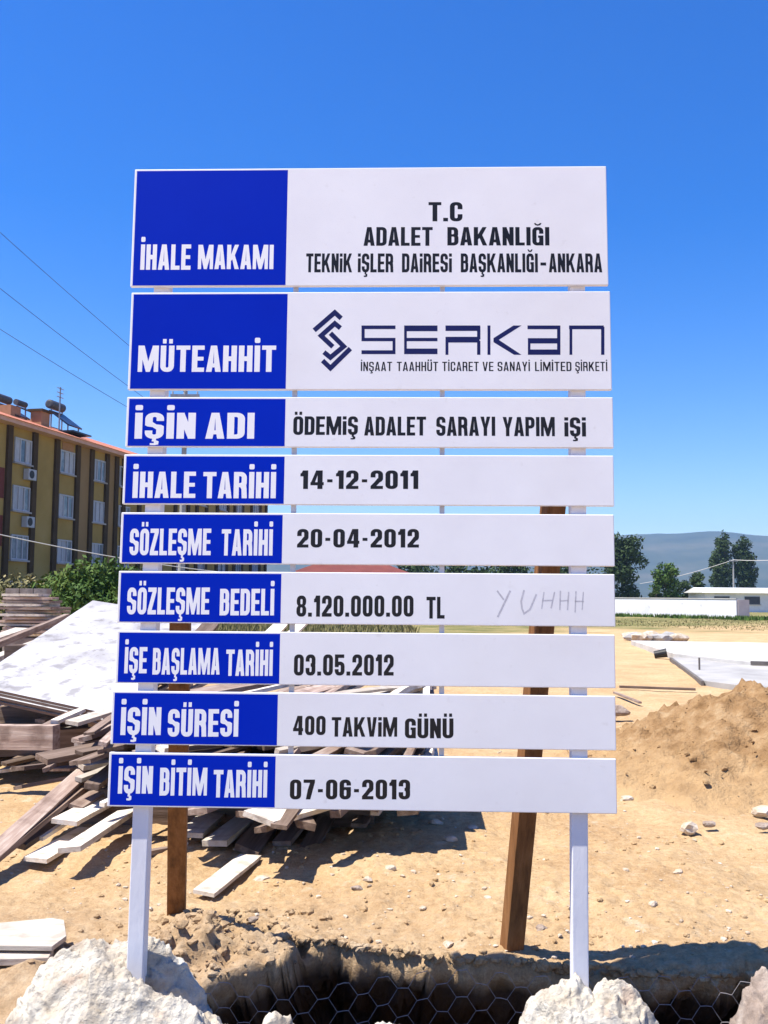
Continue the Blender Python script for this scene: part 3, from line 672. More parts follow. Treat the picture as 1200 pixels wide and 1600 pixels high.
# ------------------------------------------------------------------ earth heap on the right
M['heap'] = mat('dug_earth', [(0.17, 0.095, 0.042), (0.27, 0.16, 0.075), (0.35, 0.22, 0.11), (0.43, 0.30, 0.17)], 5, 0.95, 0.9, 24, detail=10, spec=0.05, dist=0.05)
n = M['heap'].node_tree; L = n.links; P = n.nodes['Principled BSDF']; src = P.inputs['Base Color'].links[0].from_socket
tc = n.nodes.new('ShaderNodeTexCoord'); sp = n.nodes.new('ShaderNodeSeparateXYZ'); L.new(tc.outputs['Object'], sp.inputs[0])
nz = n.nodes.new('ShaderNodeTexNoise'); nz.inputs['Scale'].default_value = 2.5; nz.inputs['Detail'].default_value = 6; L.new(tc.outputs['Object'], nz.inputs['Vector'])
ma = n.nodes.new('ShaderNodeMath'); ma.operation = 'MULTIPLY_ADD'; L.new(nz.outputs['Fac'], ma.inputs[0]); ma.inputs[1].default_value = -.5; L.new(sp.outputs['Z'], ma.inputs[2])
mr = n.nodes.new('ShaderNodeMapRange'); mr.inputs[1].default_value = -.25; mr.inputs[2].default_value = .12; mr.inputs[3].default_value = 1; mr.inputs[4].default_value = 0; L.new(ma.outputs[0], mr.inputs[0])
mx = n.nodes.new('ShaderNodeMix'); mx.data_type = 'RGBA'; L.new(mr.outputs[0], mx.inputs[0]); L.new(src, mx.inputs[6]); mx.inputs[7].default_value = (.48, .32, .165, 1); L.new(mx.outputs[2], P.inputs['Base Color'])
def earth_heap():
    u = np.linspace(-4.2, 5.5, 230); v = np.linspace(-3.6, 3.8, 190); U, Vv = np.meshgrid(u, v)
    cx, cy = 5.3, 9.7
    H = 0.76 * np.exp(-((np.abs(U) / 2.6) ** 2.1 + (np.abs(Vv) / 2.0) ** 2.0)) + 0.30 * np.exp(-(((U - 2.2) / 1.6) ** 2 + ((Vv + .3) / 1.4) ** 2)) + 0.34 * np.exp(-(((U + 2.2) / 1.25) ** 2 + ((Vv + 0.9) / 1.1) ** 2))
    X, Y = cx + U, cy + Vv
    k = np.clip(H * 3, 0, 1)
    Z = H - 0.10 + k * (0.09 * fbm(X * 1.6, Y * 1.6, 0, 4, 61) + 0.07 * np.abs(fbm(X * 4, Y * 4, 0, 5, 65, .6)) + 0.03 * fbm(X * 14, Y * 14, 0, 3, 69, .6))
    nu, nv = len(u), len(v); q = (np.arange(nv - 1)[:, None] * nu + np.arange(nu - 1)[None, :]).ravel()
    return np.stack([X.ravel(), Y.ravel(), Z.ravel()], 1), np.stack([q, q + 1, q + nu + 1, q + nu], 1)
hv, hf = earth_heap()
HEAPV = hv
tag(mesh_obj('earth_heap', hv, hf, M['heap'], smooth=True, loc=(5.3, 9.7, 0)), 'broad brown heap of dug earth to the right of the sign', 'earth heap')

# ------------------------------------------------------------------ stones
def stone_mesh(r, seed, sub=2):
    bm = bmesh.new(); bmesh.ops.create_icosphere(bm, subdivisions=sub, radius=1.0)
    V = np.array([v.co[:] for v in bm.verts]); Fc = [[v.index for v in f.verts] for f in bm.faces]; bm.free()
    rs = np.random.default_rng(seed)
    d = 1 + 0.28 * fbm(V[:, 0] * 1.3 + seed, V[:, 1] * 1.3, V[:, 2] * 1.3, 3, seed)
    for _ in range(5):                       # flattened facets
        nrm = rs.normal(size=3); nrm /= np.linalg.norm(nrm); t = rs.uniform(.55, .85)
        pr = V @ nrm; d = np.where(pr * d > t, t / np.maximum(pr, 1e-3), d)
    return V * d[:, None] * np.array([1, rs.uniform(.6, .9), rs.uniform(.45, .7)]) * r, Fc
ST = [(1076, 1305, .07, 'jagged pale stone lying at the foot of the brown earth heap'), (1108, 1302, .05, 'small grey stone beside the jagged pale one under the earth heap'), (1190, 1282, .09, 'reddish stone at the right edge below the earth heap'),
      (1194, 1306, .06, 'grey stone under the reddish stone at the right edge'), (980, 1252, .06, 'round pale stone just beyond the lower right corner of the sign'), (705, 1318, .05, 'small pale stone in the sun right of the timber shadow'),
      (682, 1292, .06, 'whitish stone at the tip of the timber shadow'), (610, 1378, .035, 'tan clod on bare soil below the timber shadow'), (558, 1402, .04, 'tan clod with a dark side left of the sunny soil'), (575, 1392, .03, 'small tan clod on the bare soil'),
      (700, 1478, .03, 'brown clod close to the pit lip'), (846, 1457, .032, 'dark little clod between the brace and the right post'), (660, 1430, .022, 'tiny pale pebble on the sunny soil'), (762, 1422, .022, 'pale pebble left of the right brace'),
      (1060, 1385, .03, 'flat pale pebble right of the right post'), (395, 1440, .03, 'dark clod on the heaped earth by the pit'), (410, 1376, .06, 'orange brown clod near the fallen white plank'), (738, 1297, .035, 'tan stone left of the right brace below the sign'),
      (1020, 1437, .025, 'small tan clod right of the white post'), (560, 1560, .04, 'clod in the pit under the netting')]
for i, (x, y, r, lb) in enumerate(ST):
    p = on_z(x, y); V, Fc = stone_mesh(r, 100 + i)
    if y > 1500: continue
    p[2] = gz(p[0], p[1]) + r * 0.15
    if x > 1070 and y < 1320: p[2] += 0.04
    mesh_obj('stone', V + p, Fc, M['rock'] if ('dark' in lb or 'grey' in lb) else M['stone'], loc=p)
    o = COL.objects[-1]; tag(o, lb, 'stone', 'loose stones on the bare soil')
# lone half-buried stones by the heap
V, Fc = stone_mesh(0.17, 301, 3); p = on_z(966, 1125); p[2] = 0.12
tag(mesh_obj('boulder', V + p, Fc, M['rock'], loc=p), 'dark round boulder beside the right edge of the sign', 'boulder')
mb = MB()
VAR = [stone_mesh(1.0, 1000 + k, 1) for k in range(23)]
py_ = 4.2 + 9 * rng.random(1700) ** 1.7; px_ = rng.uniform(-0.42, 0.45, 1700) * py_; pz_ = ground_h(px_, py_)
for k in range(1700):
    x, y, z = px_[k], py_[k], pz_[k]
    r = 0.004 + 0.018 * random.random() ** 4
    if y < np.interp(x, LIPX, LIPY) + .06: continue
    V, Fc = VAR[k % 23]
    a = random.uniform(0, 6.3); c, s_ = math.cos(a), math.sin(a)
    mb.add((V * r) @ np.array([[c, s_, 0], [-s_, c, 0], [0, 0, 1]]) + np.array([x, y, z + r * .15]), Fc)
tag(mb.build('pebbles', M['stone']), kind='stuff')
def crumbs(n, xs, ys, zs, rmin, rmax, pw, m, name, loc=None):
    mb = MB()
    for k in range(n):
        r = rmin + rmax * random.random() ** pw; V, Fc = VAR[k % 23]
        a = random.uniform(0, 6.3); c, s_ = math.cos(a), math.sin(a)
        mb.add((V * r) @ np.array([[c, s_, 0], [-s_, c, 0], [0, 0, 1]]) + np.array([xs[k], ys[k], zs[k] + r * .1]), Fc)
    return tag(mb.build(name, m, loc=loc), kind='stuff')
N_ = 4200
cy_ = 4.0 + 7 * rng.random(N_) ** 1.8; cx_ = rng.uniform(-0.44, 0.46, N_) * cy_
ok_ = (cy_ > np.interp(cx_, LIPX, LIPY) + .05) & (fbm(cx_ * 2.2, cy_ * 2.2, 0, 3, 91) + rng.uniform(-.5, .5, N_) > 0)
cx_, cy_ = cx_[ok_], cy_[ok_]
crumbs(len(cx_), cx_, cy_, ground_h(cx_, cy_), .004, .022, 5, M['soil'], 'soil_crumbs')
N_ = 1300
wx_ = rng.uniform(-.75, 2.0, N_); wz_ = .02 - .16 * rng.random(N_) ** 1.5; wy_ = np.interp(wx_, LIPX, LIPY) + 0.05 * fbm(wx_ * 5, np.interp(wx_, LIPX, LIPY) * 1.5, 0, 3, 21) + 0.018 * fbm(wx_ * 19, 3, 0, 2, 25) + np.maximum(-wz_, 0) * .9 - .015
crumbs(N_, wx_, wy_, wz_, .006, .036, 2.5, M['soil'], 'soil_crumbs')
N_ = 700
cy_ = rng.uniform(4.1, 5.0, N_); cx_ = rng.normal(-.75, .3, N_); ok_ = ground_h(cx_, cy_) > -.06; cx_, cy_ = cx_[ok_], cy_[ok_]
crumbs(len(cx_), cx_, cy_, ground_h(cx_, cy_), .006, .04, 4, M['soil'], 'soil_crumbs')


hs_ = HEAPV[HEAPV[:, 2] > 0.05]; hs_ = hs_[rng.choice(len(hs_), 1700)] + np.c_[rng.normal(0, .03, (1700, 2)), np.zeros(1700)]
crumbs(1700, hs_[:, 0], hs_[:, 1], hs_[:, 2], .008, .045, 5, M['heap'], 'soil_clods', loc=(5.3, 9.7, 0))
# ------------------------------------------------------------------ timber pile
def plank(a, b, wd, t, m, twist=0.0, name='plank', label=None, group='planks of the timber pile', bow=0.0):
    a, b = np.asarray(a, float), np.asarray(b, float); L = np.linalg.norm(b - a)
    n = 5; V, Fc = [], []; sk = [random.uniform(-.04, .04), random.uniform(-.04, .04)]
    for i in range(n + 1):
        k = i / n; x = (k - .5) * L; zb = bow * 4 * k * (1 - k)
        wl = wd * (1 + 0.02 * math.sin(i * 2.1 + wd * 50))
        for sy, sz in ((-1, -1), (1, -1), (1, 1), (-1, 1)): V.append((x + (sk[0] * sy * wd * 4 if i == 0 else sk[1] * sy * wd * 4 if i == n else 0), sy * wl / 2, sz * t / 2 + zb))
    for i in range(n):
        for k in range(4):
            k2 = (k + 1) % 4; Fc.append((i * 4 + k, i * 4 + k2, i * 4 + 4 + k2, i * 4 + 4 + k))
    Fc.append((3, 2, 1, 0)); Fc.append(tuple(n * 4 + k for k in range(4)))
    Fc = [f[::-1] for f in Fc]
    me = bpy.data.meshes.new(name); me.from_pydata(V, [], Fc); me.materials.append(m)
    o = bpy.data.objects.new(name, me); COL.objects.link(o)
    d = Vector(b - a).normalized(); sd = d.cross(Vector((0, 0, 1))).normalized(); up = sd.cross(d)
    c, s_ = math.cos(twist), math.sin(twist)
    yv = (-sd) * c + up * s_; zv = d.cross(yv)
    o.matrix_world = Matrix(((d.x, yv.x, zv.x, (a[0] + b[0]) / 2), (d.y, yv.y, zv.y, (a[1] + b[1]) / 2), (d.z, yv.z, zv.z, (a[2] + b[2]) / 2), (0, 0, 0, 1)))
    bm = bmesh.new(); bm.from_mesh(me); bmesh.ops.recalc_face_normals(bm, faces=bm.faces); bm.to_mesh(me); bm.free()
    return tag(o, label, 'plank', group)
def pp(x, y, Y): return at(x, y, Y)
PW, DK, WE = M['pale_plank'], M['dark_plank'], M['plank']
# core of the pile: layers of roughly parallel boards running away from the camera
rp = random.Random(23)
LAB = {id(PW): 'pale sawn board in the jumbled timber pile behind the sign', id(DK): 'dark old board in the jumbled timber pile behind the sign', id(WE): 'grey brown board in the jumbled timber pile behind the sign'}
for lay in range(12):
    nb_ = 11 if lay < 8 else 8
    for j in range(nb_):
        k = (j + .5) / nb_
        fx = -2.75 + 0.10 * lay + (3.12 - 0.10 * lay) * k + rp.uniform(-.14, .14)
        azm = rad(12 + rp.uniform(-24, 30) + (26 if lay % 4 == 3 else 0))
        L = rp.uniform(1.9, 3.2)
        fy = np.interp(fx, [-2.8, -1.75, -1.25, -.35, .05, .3], [7.1, 6.3, 5.6, 5.45, 5.7, 6.15]) + rp.uniform(-.22, .45) + .07 * lay
        z = 0.27 + 0.05 * lay + rp.uniform(-.012, .012)
        tl = rp.uniform(-.05, .06)
        d = np.array([math.sin(azm), math.cos(azm), tl])
        m = rp.choices([PW, DK, WE], [0.30, 0.38, 0.32])[0] if lay < 9 else rp.choices([PW, WE], [0.6, 0.4])[0]
        a = np.array([fx, fy, z]); b = a + d * L
        if b[0] > .045 * b[1]:
            d[0] = (.045 * b[1] - fx) / L; b = a + d * L
        plank(a, b, rp.choice((.05, .07, .09, .12, .16)) * rp.uniform(.85, 1.15), rp.uniform(.018, .042), m, rp.uniform(-.28, .28), label=LAB[id(m)], bow=rp.uniform(-.02, .05))
for k, y in enumerate((6.75, 7.6, 8.4)):
    tag(plank((-2.1 + .1 * k, y + .15, .12), (-.05 + .1 * k, y, .12), .14, .24, DK, 0, name='timber_beam', label='dark bearer lying crosswise beneath the jumbled timber pile', group='bearers under the timber pile'), None, 'beam')
for k in range(30):
    x = rp.uniform(-4.6, -2.5); y = rp.uniform(8.0, 8.5) + rp.uniform(0, .5); z = .06 + .022 * k * .8
    azm = rad(rp.uniform(-12, 40)); L = rp.uniform(1.6, 2.6); d = np.array([math.sin(azm), math.cos(azm), rp.uniform(-.02, .04)])
    if x + d[0] * L > -2.2: d[0] = (-2.2 - x) / L
    m = rp.choices([PW, DK, WE], [.12, .5, .38])[0]
    plank((x, y, z), np.array([x, y, z]) + d * L, rp.choice((.08, .12, .18)), rp.uniform(.02, .05), m, rp.uniform(-.2, .2), label='board lying under the sloping white panels at the left', group='boards under the white panels')
# boards that show by themselves
def P1(x0, y0, Y0, x1, y1, Y1, wd, t, m, tw, label, bow=0.0):
    return plank(pp(x0, y0, Y0), pp(x1, y1, Y1), wd, t, m, tw, label=label, bow=bow)
P1(-45, 1368, 5.35, 215, 1135, 8.3, .11, .035, WE, .2, 'longest board slanting up from the left edge to the sign', .02)
P1(-20, 1352, 5.50, 230, 1150, 8.2, .08, .03, DK, -.2, 'dark board just under the longest slanting board')
P1(30, 1322, 5.95, 235, 1185, 7.9, .09, .035, DK, .15, 'dark slanting board below the longest one')
P1(60, 1310, 6.1, 240, 1196, 7.7, .06, .025, PW, .1, 'thin pale lath between the dark slanting boards')
P1(55, 1344, 5.78, 140, 1296, 6.6, .15, .025, PW, .03, 'wide pale board lying low on the soil left of the sign')
P1(108, 1328, 5.60, 200, 1268, 6.6, .13, .03, PW, -.1, 'pale board overhanging the pile left of the white post')
P1(100, 1285, 6.2, 200, 1232, 7.2, .16, .03, PW, .1, 'yellowish wide board at the front of the pile')
P1(118, 1262, 6.5, 205, 1205, 7.4, .09, .03, WE, .3, 'pinkish board above the yellowish wide board')
P1(70, 1136, 7.9, 215, 1062, 9.3, .10, .035, WE, -.15, 'uppermost slanting lath in front of the white panels')
P1(85, 1128, 7.8, 215, 1072, 9.2, .06, .03, PW, .1, 'pale thin lath next to the uppermost slanting lath')
P1(112, 1130, 7.6, 235, 1092, 8.9, .12, .03, PW, .1, 'white board end beside the slanting laths')
P1(118, 1158, 7.4, 240, 1118, 8.6, .09, .03, WE, .1, 'grey board end under the white board end')
P1(122, 1164, 7.3, 250, 1140, 8.2, .08, .04, WE, .0, 'short brown board end in the shade beside the sign')
P1(318, 1396, 5.2, 392, 1338, 5.9, .13, .02, PW, .03, 'white plank end fallen on the soil right of the brown brace')
P1(296, 1305, 6.1, 345, 1262, 7.0, .16, .03, PW, .06, 'yellow board end right of the left brown brace')
P1(335, 1318, 6.0, 400, 1268, 6.8, .17, .035, PW, -.1, 'broad white board end jutting under the sign')
P1(225, 1334, 5.9, 300, 1320, 6.3, .05, .03, WE, 0, 'short lath lying crosswise between the post and brace')
P1(385, 1330, 6.0, 470, 1220, 7.4, .16, .04, DK, .2, 'dark thick board end hanging under the sign')
P1(480, 1330, 6.1, 540, 1230, 7.4, .11, .035, DK, .1, 'dark board end jutting out right of the pile')
P1(440, 1318, 6.1, 505, 1240, 7.3, .12, .03, WE, -.1, 'grey board end jutting out of the pile centre')
P1(560, 1290, 6.5, 600, 1225, 7.6, .10, .03, DK, .1, 'rightmost dark board end of the pile')
# the far, higher part seen through the slits of the sign
P1(380, 1035, 8.8, 440, 975, 10.6, .14, .03, PW, .2, 'white board leaning up at the back of the pile')
P1(405, 1040, 8.8, 475, 972, 10.7, .10, .03, PW, .1, 'second white board leaning up at the back')
P1(280, 1035, 8.6, 330, 975, 10.4, .16, .05, DK, .2, 'dark beam leaning up at the back of the pile')
P1(330, 1100, 8.0, 380, 1060, 8.9, .13, .03, PW, .1, 'white board crossing above the pile middle')
P1(470, 1110, 7.9, 560, 1066, 9.0, .16, .03, PW, .1, 'broad pale board on top of the pile')
P1(560, 1105, 8.1, 640, 1070, 9.0, .15, .03, PW, .0, 'pale board on the right top of the pile')
P1(430, 1096, 7.9, 500, 1062, 8.8, .07, .03, WE, .2, 'thin pinkish board on top of the pile')
# two boards lying at the left edge close to the camera
p0, p1 = on_z(-60, 1455), on_z(101, 1452)
def board_quad(name, px, z, t, m, label, group=None):
    top = [on_z(x, y, z) for x, y in px]; bot = [v - np.array([0, 0, t]) for v in top]; n = len(top)
    Fc = [tuple(range(n))[::-1], tuple(range(n, 2 * n))] + [(i, (i + 1) % n, (i + 1) % n + n, i + n) for i in range(n)]
    me = bpy.data.meshes.new(name); c = np.mean(top, 0)
    me.from_pydata([tuple(v - c) for v in top + bot], [], Fc); me.materials.append(m)
    bm = bmesh.new(); bm.from_mesh(me); bmesh.ops.recalc_face_normals(bm, faces=bm.faces); bm.to_mesh(me); bm.free()
    o = bpy.data.objects.new(name, me); o.location = c; COL.objects.link(o); bevel(o, .003)
    return tag(o, label, 'plank', group)
board_quad('plank', [(-70, 1448), (-70, 1476), (82, 1478), (104, 1462), (100, 1437), (80, 1434)], .09, .022, PW, 'broad white board lying on the soil at the left edge')
board_quad('plank', [(-70, 1484), (-70, 1500), (76, 1496), (84, 1481)], .055, .03, PW, 'narrow white board under the broad one at the left edge')
# stack of white formwork panels
Fp, Lp, Bp = pp(178, 1117, 8.1), pp(-50, 1068, 8.75), pp(145, 938, 11.4)
ex, ey = Lp - Fp, Bp - Lp
nrm = np.cross(ey, ex); nrm /= np.linalg.norm(nrm)
if nrm[2] < 0: nrm = -nrm
for k in range(5):
    mb = MB(); j = rp.uniform(-.025, .025) * (k > 0); j2 = rp.uniform(-.05, .05) * (k > 0)
    c = Fp + ex / 2 + ey / 2 - nrm * (0.012 + k * 0.026) + ex * j + ey * j2 * .3
    mb.boxf(c, ex / 2 * 1.0, ey / 2, nrm * 0.0115)
    mb.F = mb.F
    o = mesh_obj('formwork_panel', mb.V, mb.F, M['ply'], loc=c, mats=[M['ply'], M['ply_edge']], mi=[0, 0, 1, 1, 1, 1])
    tag(o, 'top panel of the white formwork stack, stained and sunlit' if k == 0 else 'formwork panel within the sloping stack under the top one', 'panel', 'stacked formwork panels')
# timbers under the panel stack
def beam(a, b, wd, t, m, label): return tag(plank(a, b, wd, t, m, 0.0, name='timber_beam', label=label, group='thick beams under the white panels'), None, 'beam')
beam(pp(-140, 1150, 8.0), pp(88, 1152, 7.7), .10, .19, WE, 'thick brown beam under the white panel stack')
beam(pp(-140, 1120, 9.6), pp(150, 1118, 8.9), .14, .18, DK, 'dark bearer right beneath the white panels')
beam(pp(-100, 1170, 8.9), pp(190, 1150, 8.7), .2, .2, DK, 'dark bearer lying on the ground under the panels')
beam(pp(20, 1040, 10.6), pp(300, 1035, 10.6), .3, .45, DK, 'dark bearer holding up the far end of the panels')
# boards behind on the left
beam(pp(-60, 1052, 10.6), pp(66, 1004, 12.6), .14, .10, PW, 'upper white beam left of the panel stack')
beam(pp(-60, 1016, 12.6), pp(34, 984, 14.3), .22, .06, PW, 'white beam at the left edge behind the others')
beam(pp(-40, 1022, 12.4), pp(105, 963, 15.0), .08, .08, WE, 'grey thin beam leaning between the two white ones')
beam(pp(-70, 1076, 9.6), pp(40, 1030, 11.2), .10, .05, PW, 'lower white beam touching the panel stack')
# weathered stack behind
def brick_stack(loc, nxb, nyb, nzb, label):
    m = M['block']; r2 = random.Random(5)
    mb = MB()
    for iz in range(nzb):
        for iy in range(nyb):
            for ix in range(nxb - (iz > nzb * .7) * r2.randint(0, 2)):
                o = np.array([ix * .245 + (iz % 2) * .03, iy * .25, iz * .112]) + np.array([r2.uniform(-.012, .012), r2.uniform(-.012, .012), 0]) + loc
                mb.box(o, o + np.array([.235, .24, .105]))
    return tag(mb.build('block_stack', m, loc=loc), label, 'block stack')
M['block'] = mat('dusty_block', [(0.17, 0.135, 0.11), (0.28, 0.235, 0.20), (0.38, 0.33, 0.29)], 5, 0.9, 0.4, 30)
q = pp(8, 940, 17.0); brick_stack(np.array([q[0], 17.0, 0.0]), 3, 3, 15, 'grey stack of building blocks behind the timber at the left edge')
q = pp(56, 950, 16.2)
for k in range(13):
    z = .6 + k * .055
    plank((q[0] - .5 + .02 * rp.random(), 16.2 + rp.uniform(-.1, .1), z + .3), (q[0] + .55 - k * .025 + rp.uniform(-.1, .15), 16.2 + rp.uniform(-.1, .1), z + .3), .5, .04, WE if k % 3 else PW, label='board in the level grey stack beside the blocks', group='level board stack')
mb = MB(); mb.box((q[0] - .45, 15.95, 0), (q[0] + .45, 16.45, .86)); 
tag(bevel(mb.build('pallet_block', M['block'], loc=(q[0], 16.2, 0)), .03), 'low grey block carrying the level stack of boards', 'block')

# ------------------------------------------------------------------ foliage
def leaf_mat(name, a, b, c):
    m = mat(name, [a, b, c], 1.6, 0.7, 0, detail=3, spec=0.15)
    return m
M['leaf_dark'] = leaf_mat('dark_leaves', (0.018, 0.035, 0.012), (0.035, 0.06, 0.018), (0.06, 0.09, 0.03))
M['leaf_mid'] = leaf_mat('green_leaves', (0.03, 0.065, 0.012), (0.06, 0.115, 0.02), (0.12, 0.16, 0.035))
M['leaf_dry'] = leaf_mat('dry_leaves', (0.10, 0.10, 0.035), (0.19, 0.17, 0.07), (0.30, 0.25, 0.12))
M['bark'] = mat('bark', [(0.06, 0.045, 0.032), (0.12, 0.09, 0.07)], 9, 0.9, 0.5, 20)
def leaves(blobs, n, size, r_, hang=0.0):
    mb = MB(); tot = sum(b[3] * b[4] * b[5] for b in blobs); V, Fc = [], []
    for b in blobs:
        for _ in range(int(n * b[3] * b[4] * b[5] / tot)):
            d = r_.normal(size=3); d /= np.linalg.norm(d); k = r_.uniform(.35, 1.08) ** .7
            p = np.array(b[:3]) + d * np.array(b[3:6]) * k
            a = r_.normal(size=3); a /= np.linalg.norm(a); c = np.cross(a, d + r_.normal(size=3) * .5); c /= np.linalg.norm(c) + 1e-9
            s = size * r_.uniform(.6, 1.35); i = len(V)
            V += [p - a * s, p + c * s * .45, p + a * s, p - c * s * .45]; Fc.append((i, i + 1, i + 2, i + 3))
    return V, Fc
def tree(name, base, blobs, n, size, m, label, cat, group, seed, trunk=None):
    r_ = np.random.default_rng(seed)
    t = empty(name, base, label, cat, group)
    B = np.array(base)
    bl = [(b[0] + B[0], b[1] + B[1], b[2] + B[2], *b[3:]) for b in blobs]
    V, Fc = leaves(bl, n, size, r_)
    mesh_obj('crown', V, Fc, m, t)
    mb = MB(); h = max(b[2] + b[5] * .5 for b in blobs); tr = trunk or h * .022
    pts = [B + np.array([tr * .6 * math.sin(k * 1.7 + seed), tr * .6 * math.cos(k * 2.1), h * k / 6 - .15]) for k in range(7)]
    mb.tube(pts, [tr * (1 - .13 * k) for k in range(7)], 7)
    for b in bl[:7]:
        s0 = pts[2] if b[2] > pts[2][2] else pts[1]
        mb.tube([s0, (s0 + np.array(b[:3])) / 2 + np.array([0, 0, .1]), np.array(b[:3])], [tr * .5, tr * .35, tr * .15], 5)
    mb.build('trunk', M['bark'], t, smooth=True)
    return t
def blobs_round(h, wd, n, seed, low=.25):
    r_ = np.random.default_rng(seed); out = []
    for k in range(n):
        z = h * r_.uniform(low, .92); f = math.sqrt(max(.05, 1 - ((z / h - .5) / .55) ** 2)) * wd * .42
        a = r_.uniform(0, 6.28); rr_ = f * math.sqrt(r_.uniform(0, 1)); s = wd * r_.uniform(.14, .26)
        out.append((rr_ * math.cos(a), rr_ * math.sin(a), z, s, s, s * r_.uniform(.7, 1.1)))
    return out
def blobs_poplar(h, wd, n, seed):
    r_ = np.random.default_rng(seed); out = []
    for k in range(n):
        f = (k + .5) / n; z = h * (.14 + .82 * f); w_ = wd * .5 * min(1, .6 + 1.5 * f, 4.2 * (1.04 - f))
        a = r_.uniform(0, 6.28); rr_ = w_ * .45
        out.append((rr_ * math.cos(a), rr_ * math.sin(a), z, w_ * .62, w_ * .62, h * .075))
    return out
def T(x, Y): p = at(x, 933, Y); return (p[0], Y, 0.0)
TG = 'trees beyond the white wall'
tree('poplar_tree', T(1132, 200), blobs_poplar(15.6, 4.6, 26, 1), 4600, .30, M['leaf_dark'], 'taller left poplar of the close pair before the blue hills', 'tree', TG, 1)
tree('poplar_tree', T(1163, 200), blobs_poplar(15.0, 5.0, 26, 2), 4800, .30, M['leaf_dark'], 'right poplar of the close pair before the blue hills', 'tree', TG, 2)
tree('poplar_tree', T(1119, 205), blobs_poplar(12.0, 2.6, 16, 3), 1800, .28, M['leaf_dark'], 'slim short poplar at the left of the close pair', 'tree', TG, 3)
tree('poplar_tree', T(1174, 204), blobs_poplar(11.0, 3.0, 16, 4), 1900, .28, M['leaf_dark'], 'short slim poplar at the right of the close pair', 'tree', TG, 4)
tree('broadleaf_tree', T(972, 130), blobs_round(10.2, 6.2, 34, 5, .12), 5200, .27, M['leaf_dark'], 'tall dark bushy tree right beside the edge of the sign', 'tree', TG, 5)
tree('broadleaf_tree', T(1041, 112), blobs_round(5.9, 3.4, 22, 6, .12), 3200, .20, M['leaf_mid'], 'rounded green tree in the middle behind the white wall', 'tree', TG, 6)
tree('broadleaf_tree', T(1078, 118), blobs_round(5.0, 3.2, 18, 7, .1), 2500, .20, M['leaf_dark'], 'low spreading dark tree between the round tree and poplars', 'tree', TG, 7)
tree('broadleaf_tree', T(1026, 116), blobs_round(4.6, 1.6, 10, 8, .1), 900, .18, M['leaf_dark'], 'thin dark sapling left of the round green tree', 'tree', TG, 8)
for k, (x, Y, h, wd) in enumerate([(890, 120, 7.6, 8), (800, 125, 6.6, 8), (725, 118, 5.6, 7), (650, 120, 5.4, 6)]):
    tree('broadleaf_tree', T(x, Y), blobs_round(h, wd, 26, 20 + k, .1), 2200, .3, M['leaf_dark'], ['dark tree seen through the slits at the right of the sign', 'dark tree seen through the slits right of the sign middle', 'low dark tree seen through the slit near the sign middle', 'low dark tree seen through the slit left of the sign middle'][k], 'tree', TG, 20 + k)
BG = 'bushes below the apartment block'
def bush(x, Y, h, wd, m, n, seed, lb, size=.075): tree('bush', (at(x, 930, Y)[0], Y, 0.0), blobs_round(h, wd, 24, seed, .12), n, size, m, lb, 'bush', BG, seed, .04)
bush(160, 22, 2.05, 2.6, M['leaf_mid'], 9000, 31, 'tallest green bush touching the left edge of the sign')
bush(112, 23, 1.75, 2.6, M['leaf_mid'], 9000, 32, 'wide green bush in the middle of the bush row')
bush(72, 24, 1.6, 2.0, M['leaf_dark'], 5600, 33, 'dark green bush behind the grey block stack')
bush(215, 23, 1.9, 2.4, M['leaf_dark'], 4200, 34, 'dark bush mostly behind the sign')
bush(10, 25, 1.8, 2.8, M['leaf_dry'], 6000, 35, 'yellowish dry bush at the left edge below the windows')
bush(-40, 24, 1.8, 2.6, M['leaf_dry'], 2400, 36, 'dry bush cut by the left edge of the picture')
bush(50, 26, 1.9, 2.2, M['leaf_dry'], 4500, 37, 'sparse dry bush between the yellowish and dark green ones')
# grass: along the wall and left field
def grass(n, fn, hmin, hmax, m, wd):
    V, Fc = [], []
    for _ in range(n):
        x, y = fn(); z = -.05; h = random.uniform(hmin, hmax); a = random.uniform(0, 6.28); i = len(V)
        dx, dy = math.cos(a) * wd, math.sin(a) * wd; lx, ly = random.uniform(-.4, .4) * h, random.uniform(-.4, .4) * h
        V += [(x - dx, y - dy, z), (x + dx, y + dy, z), (x + lx, y + ly, z + h)]; Fc.append((i, i + 1, i + 2))
    return V, Fc
def f1():
    x = random.uniform(11.5, 34); return x, (92 - (x - 12.3) * 1.40 if x < 26.5 else 72) - 1.2 + random.gauss(0, 1.3) + .9 * math.sin(x * 1.9)
V, Fc = grass(6500, f1, .08, .42, None, .09); tag(mesh_obj('grass', V, Fc, M['leaf_mid']), kind='stuff')
def f2():
    x = random.uniform(13, 40); return x, random.uniform(50, 70) + 3 * math.sin(x * .6)
V, Fc = grass(6000, f2, .04, .17, None, .05); tag(mesh_obj('dry_grass', V, Fc, M['leaf_dry']), kind='stuff')
def f3(): return min(random.gauss(-5, 4.0), 1.5 - random.random()), 44 + max(-12, random.gauss(0, 7))
V, Fc = grass(7000, f3, .1, .4, None, .05); tag(mesh_obj('dry_grass', V, Fc, M['leaf_dry']), kind='stuff')

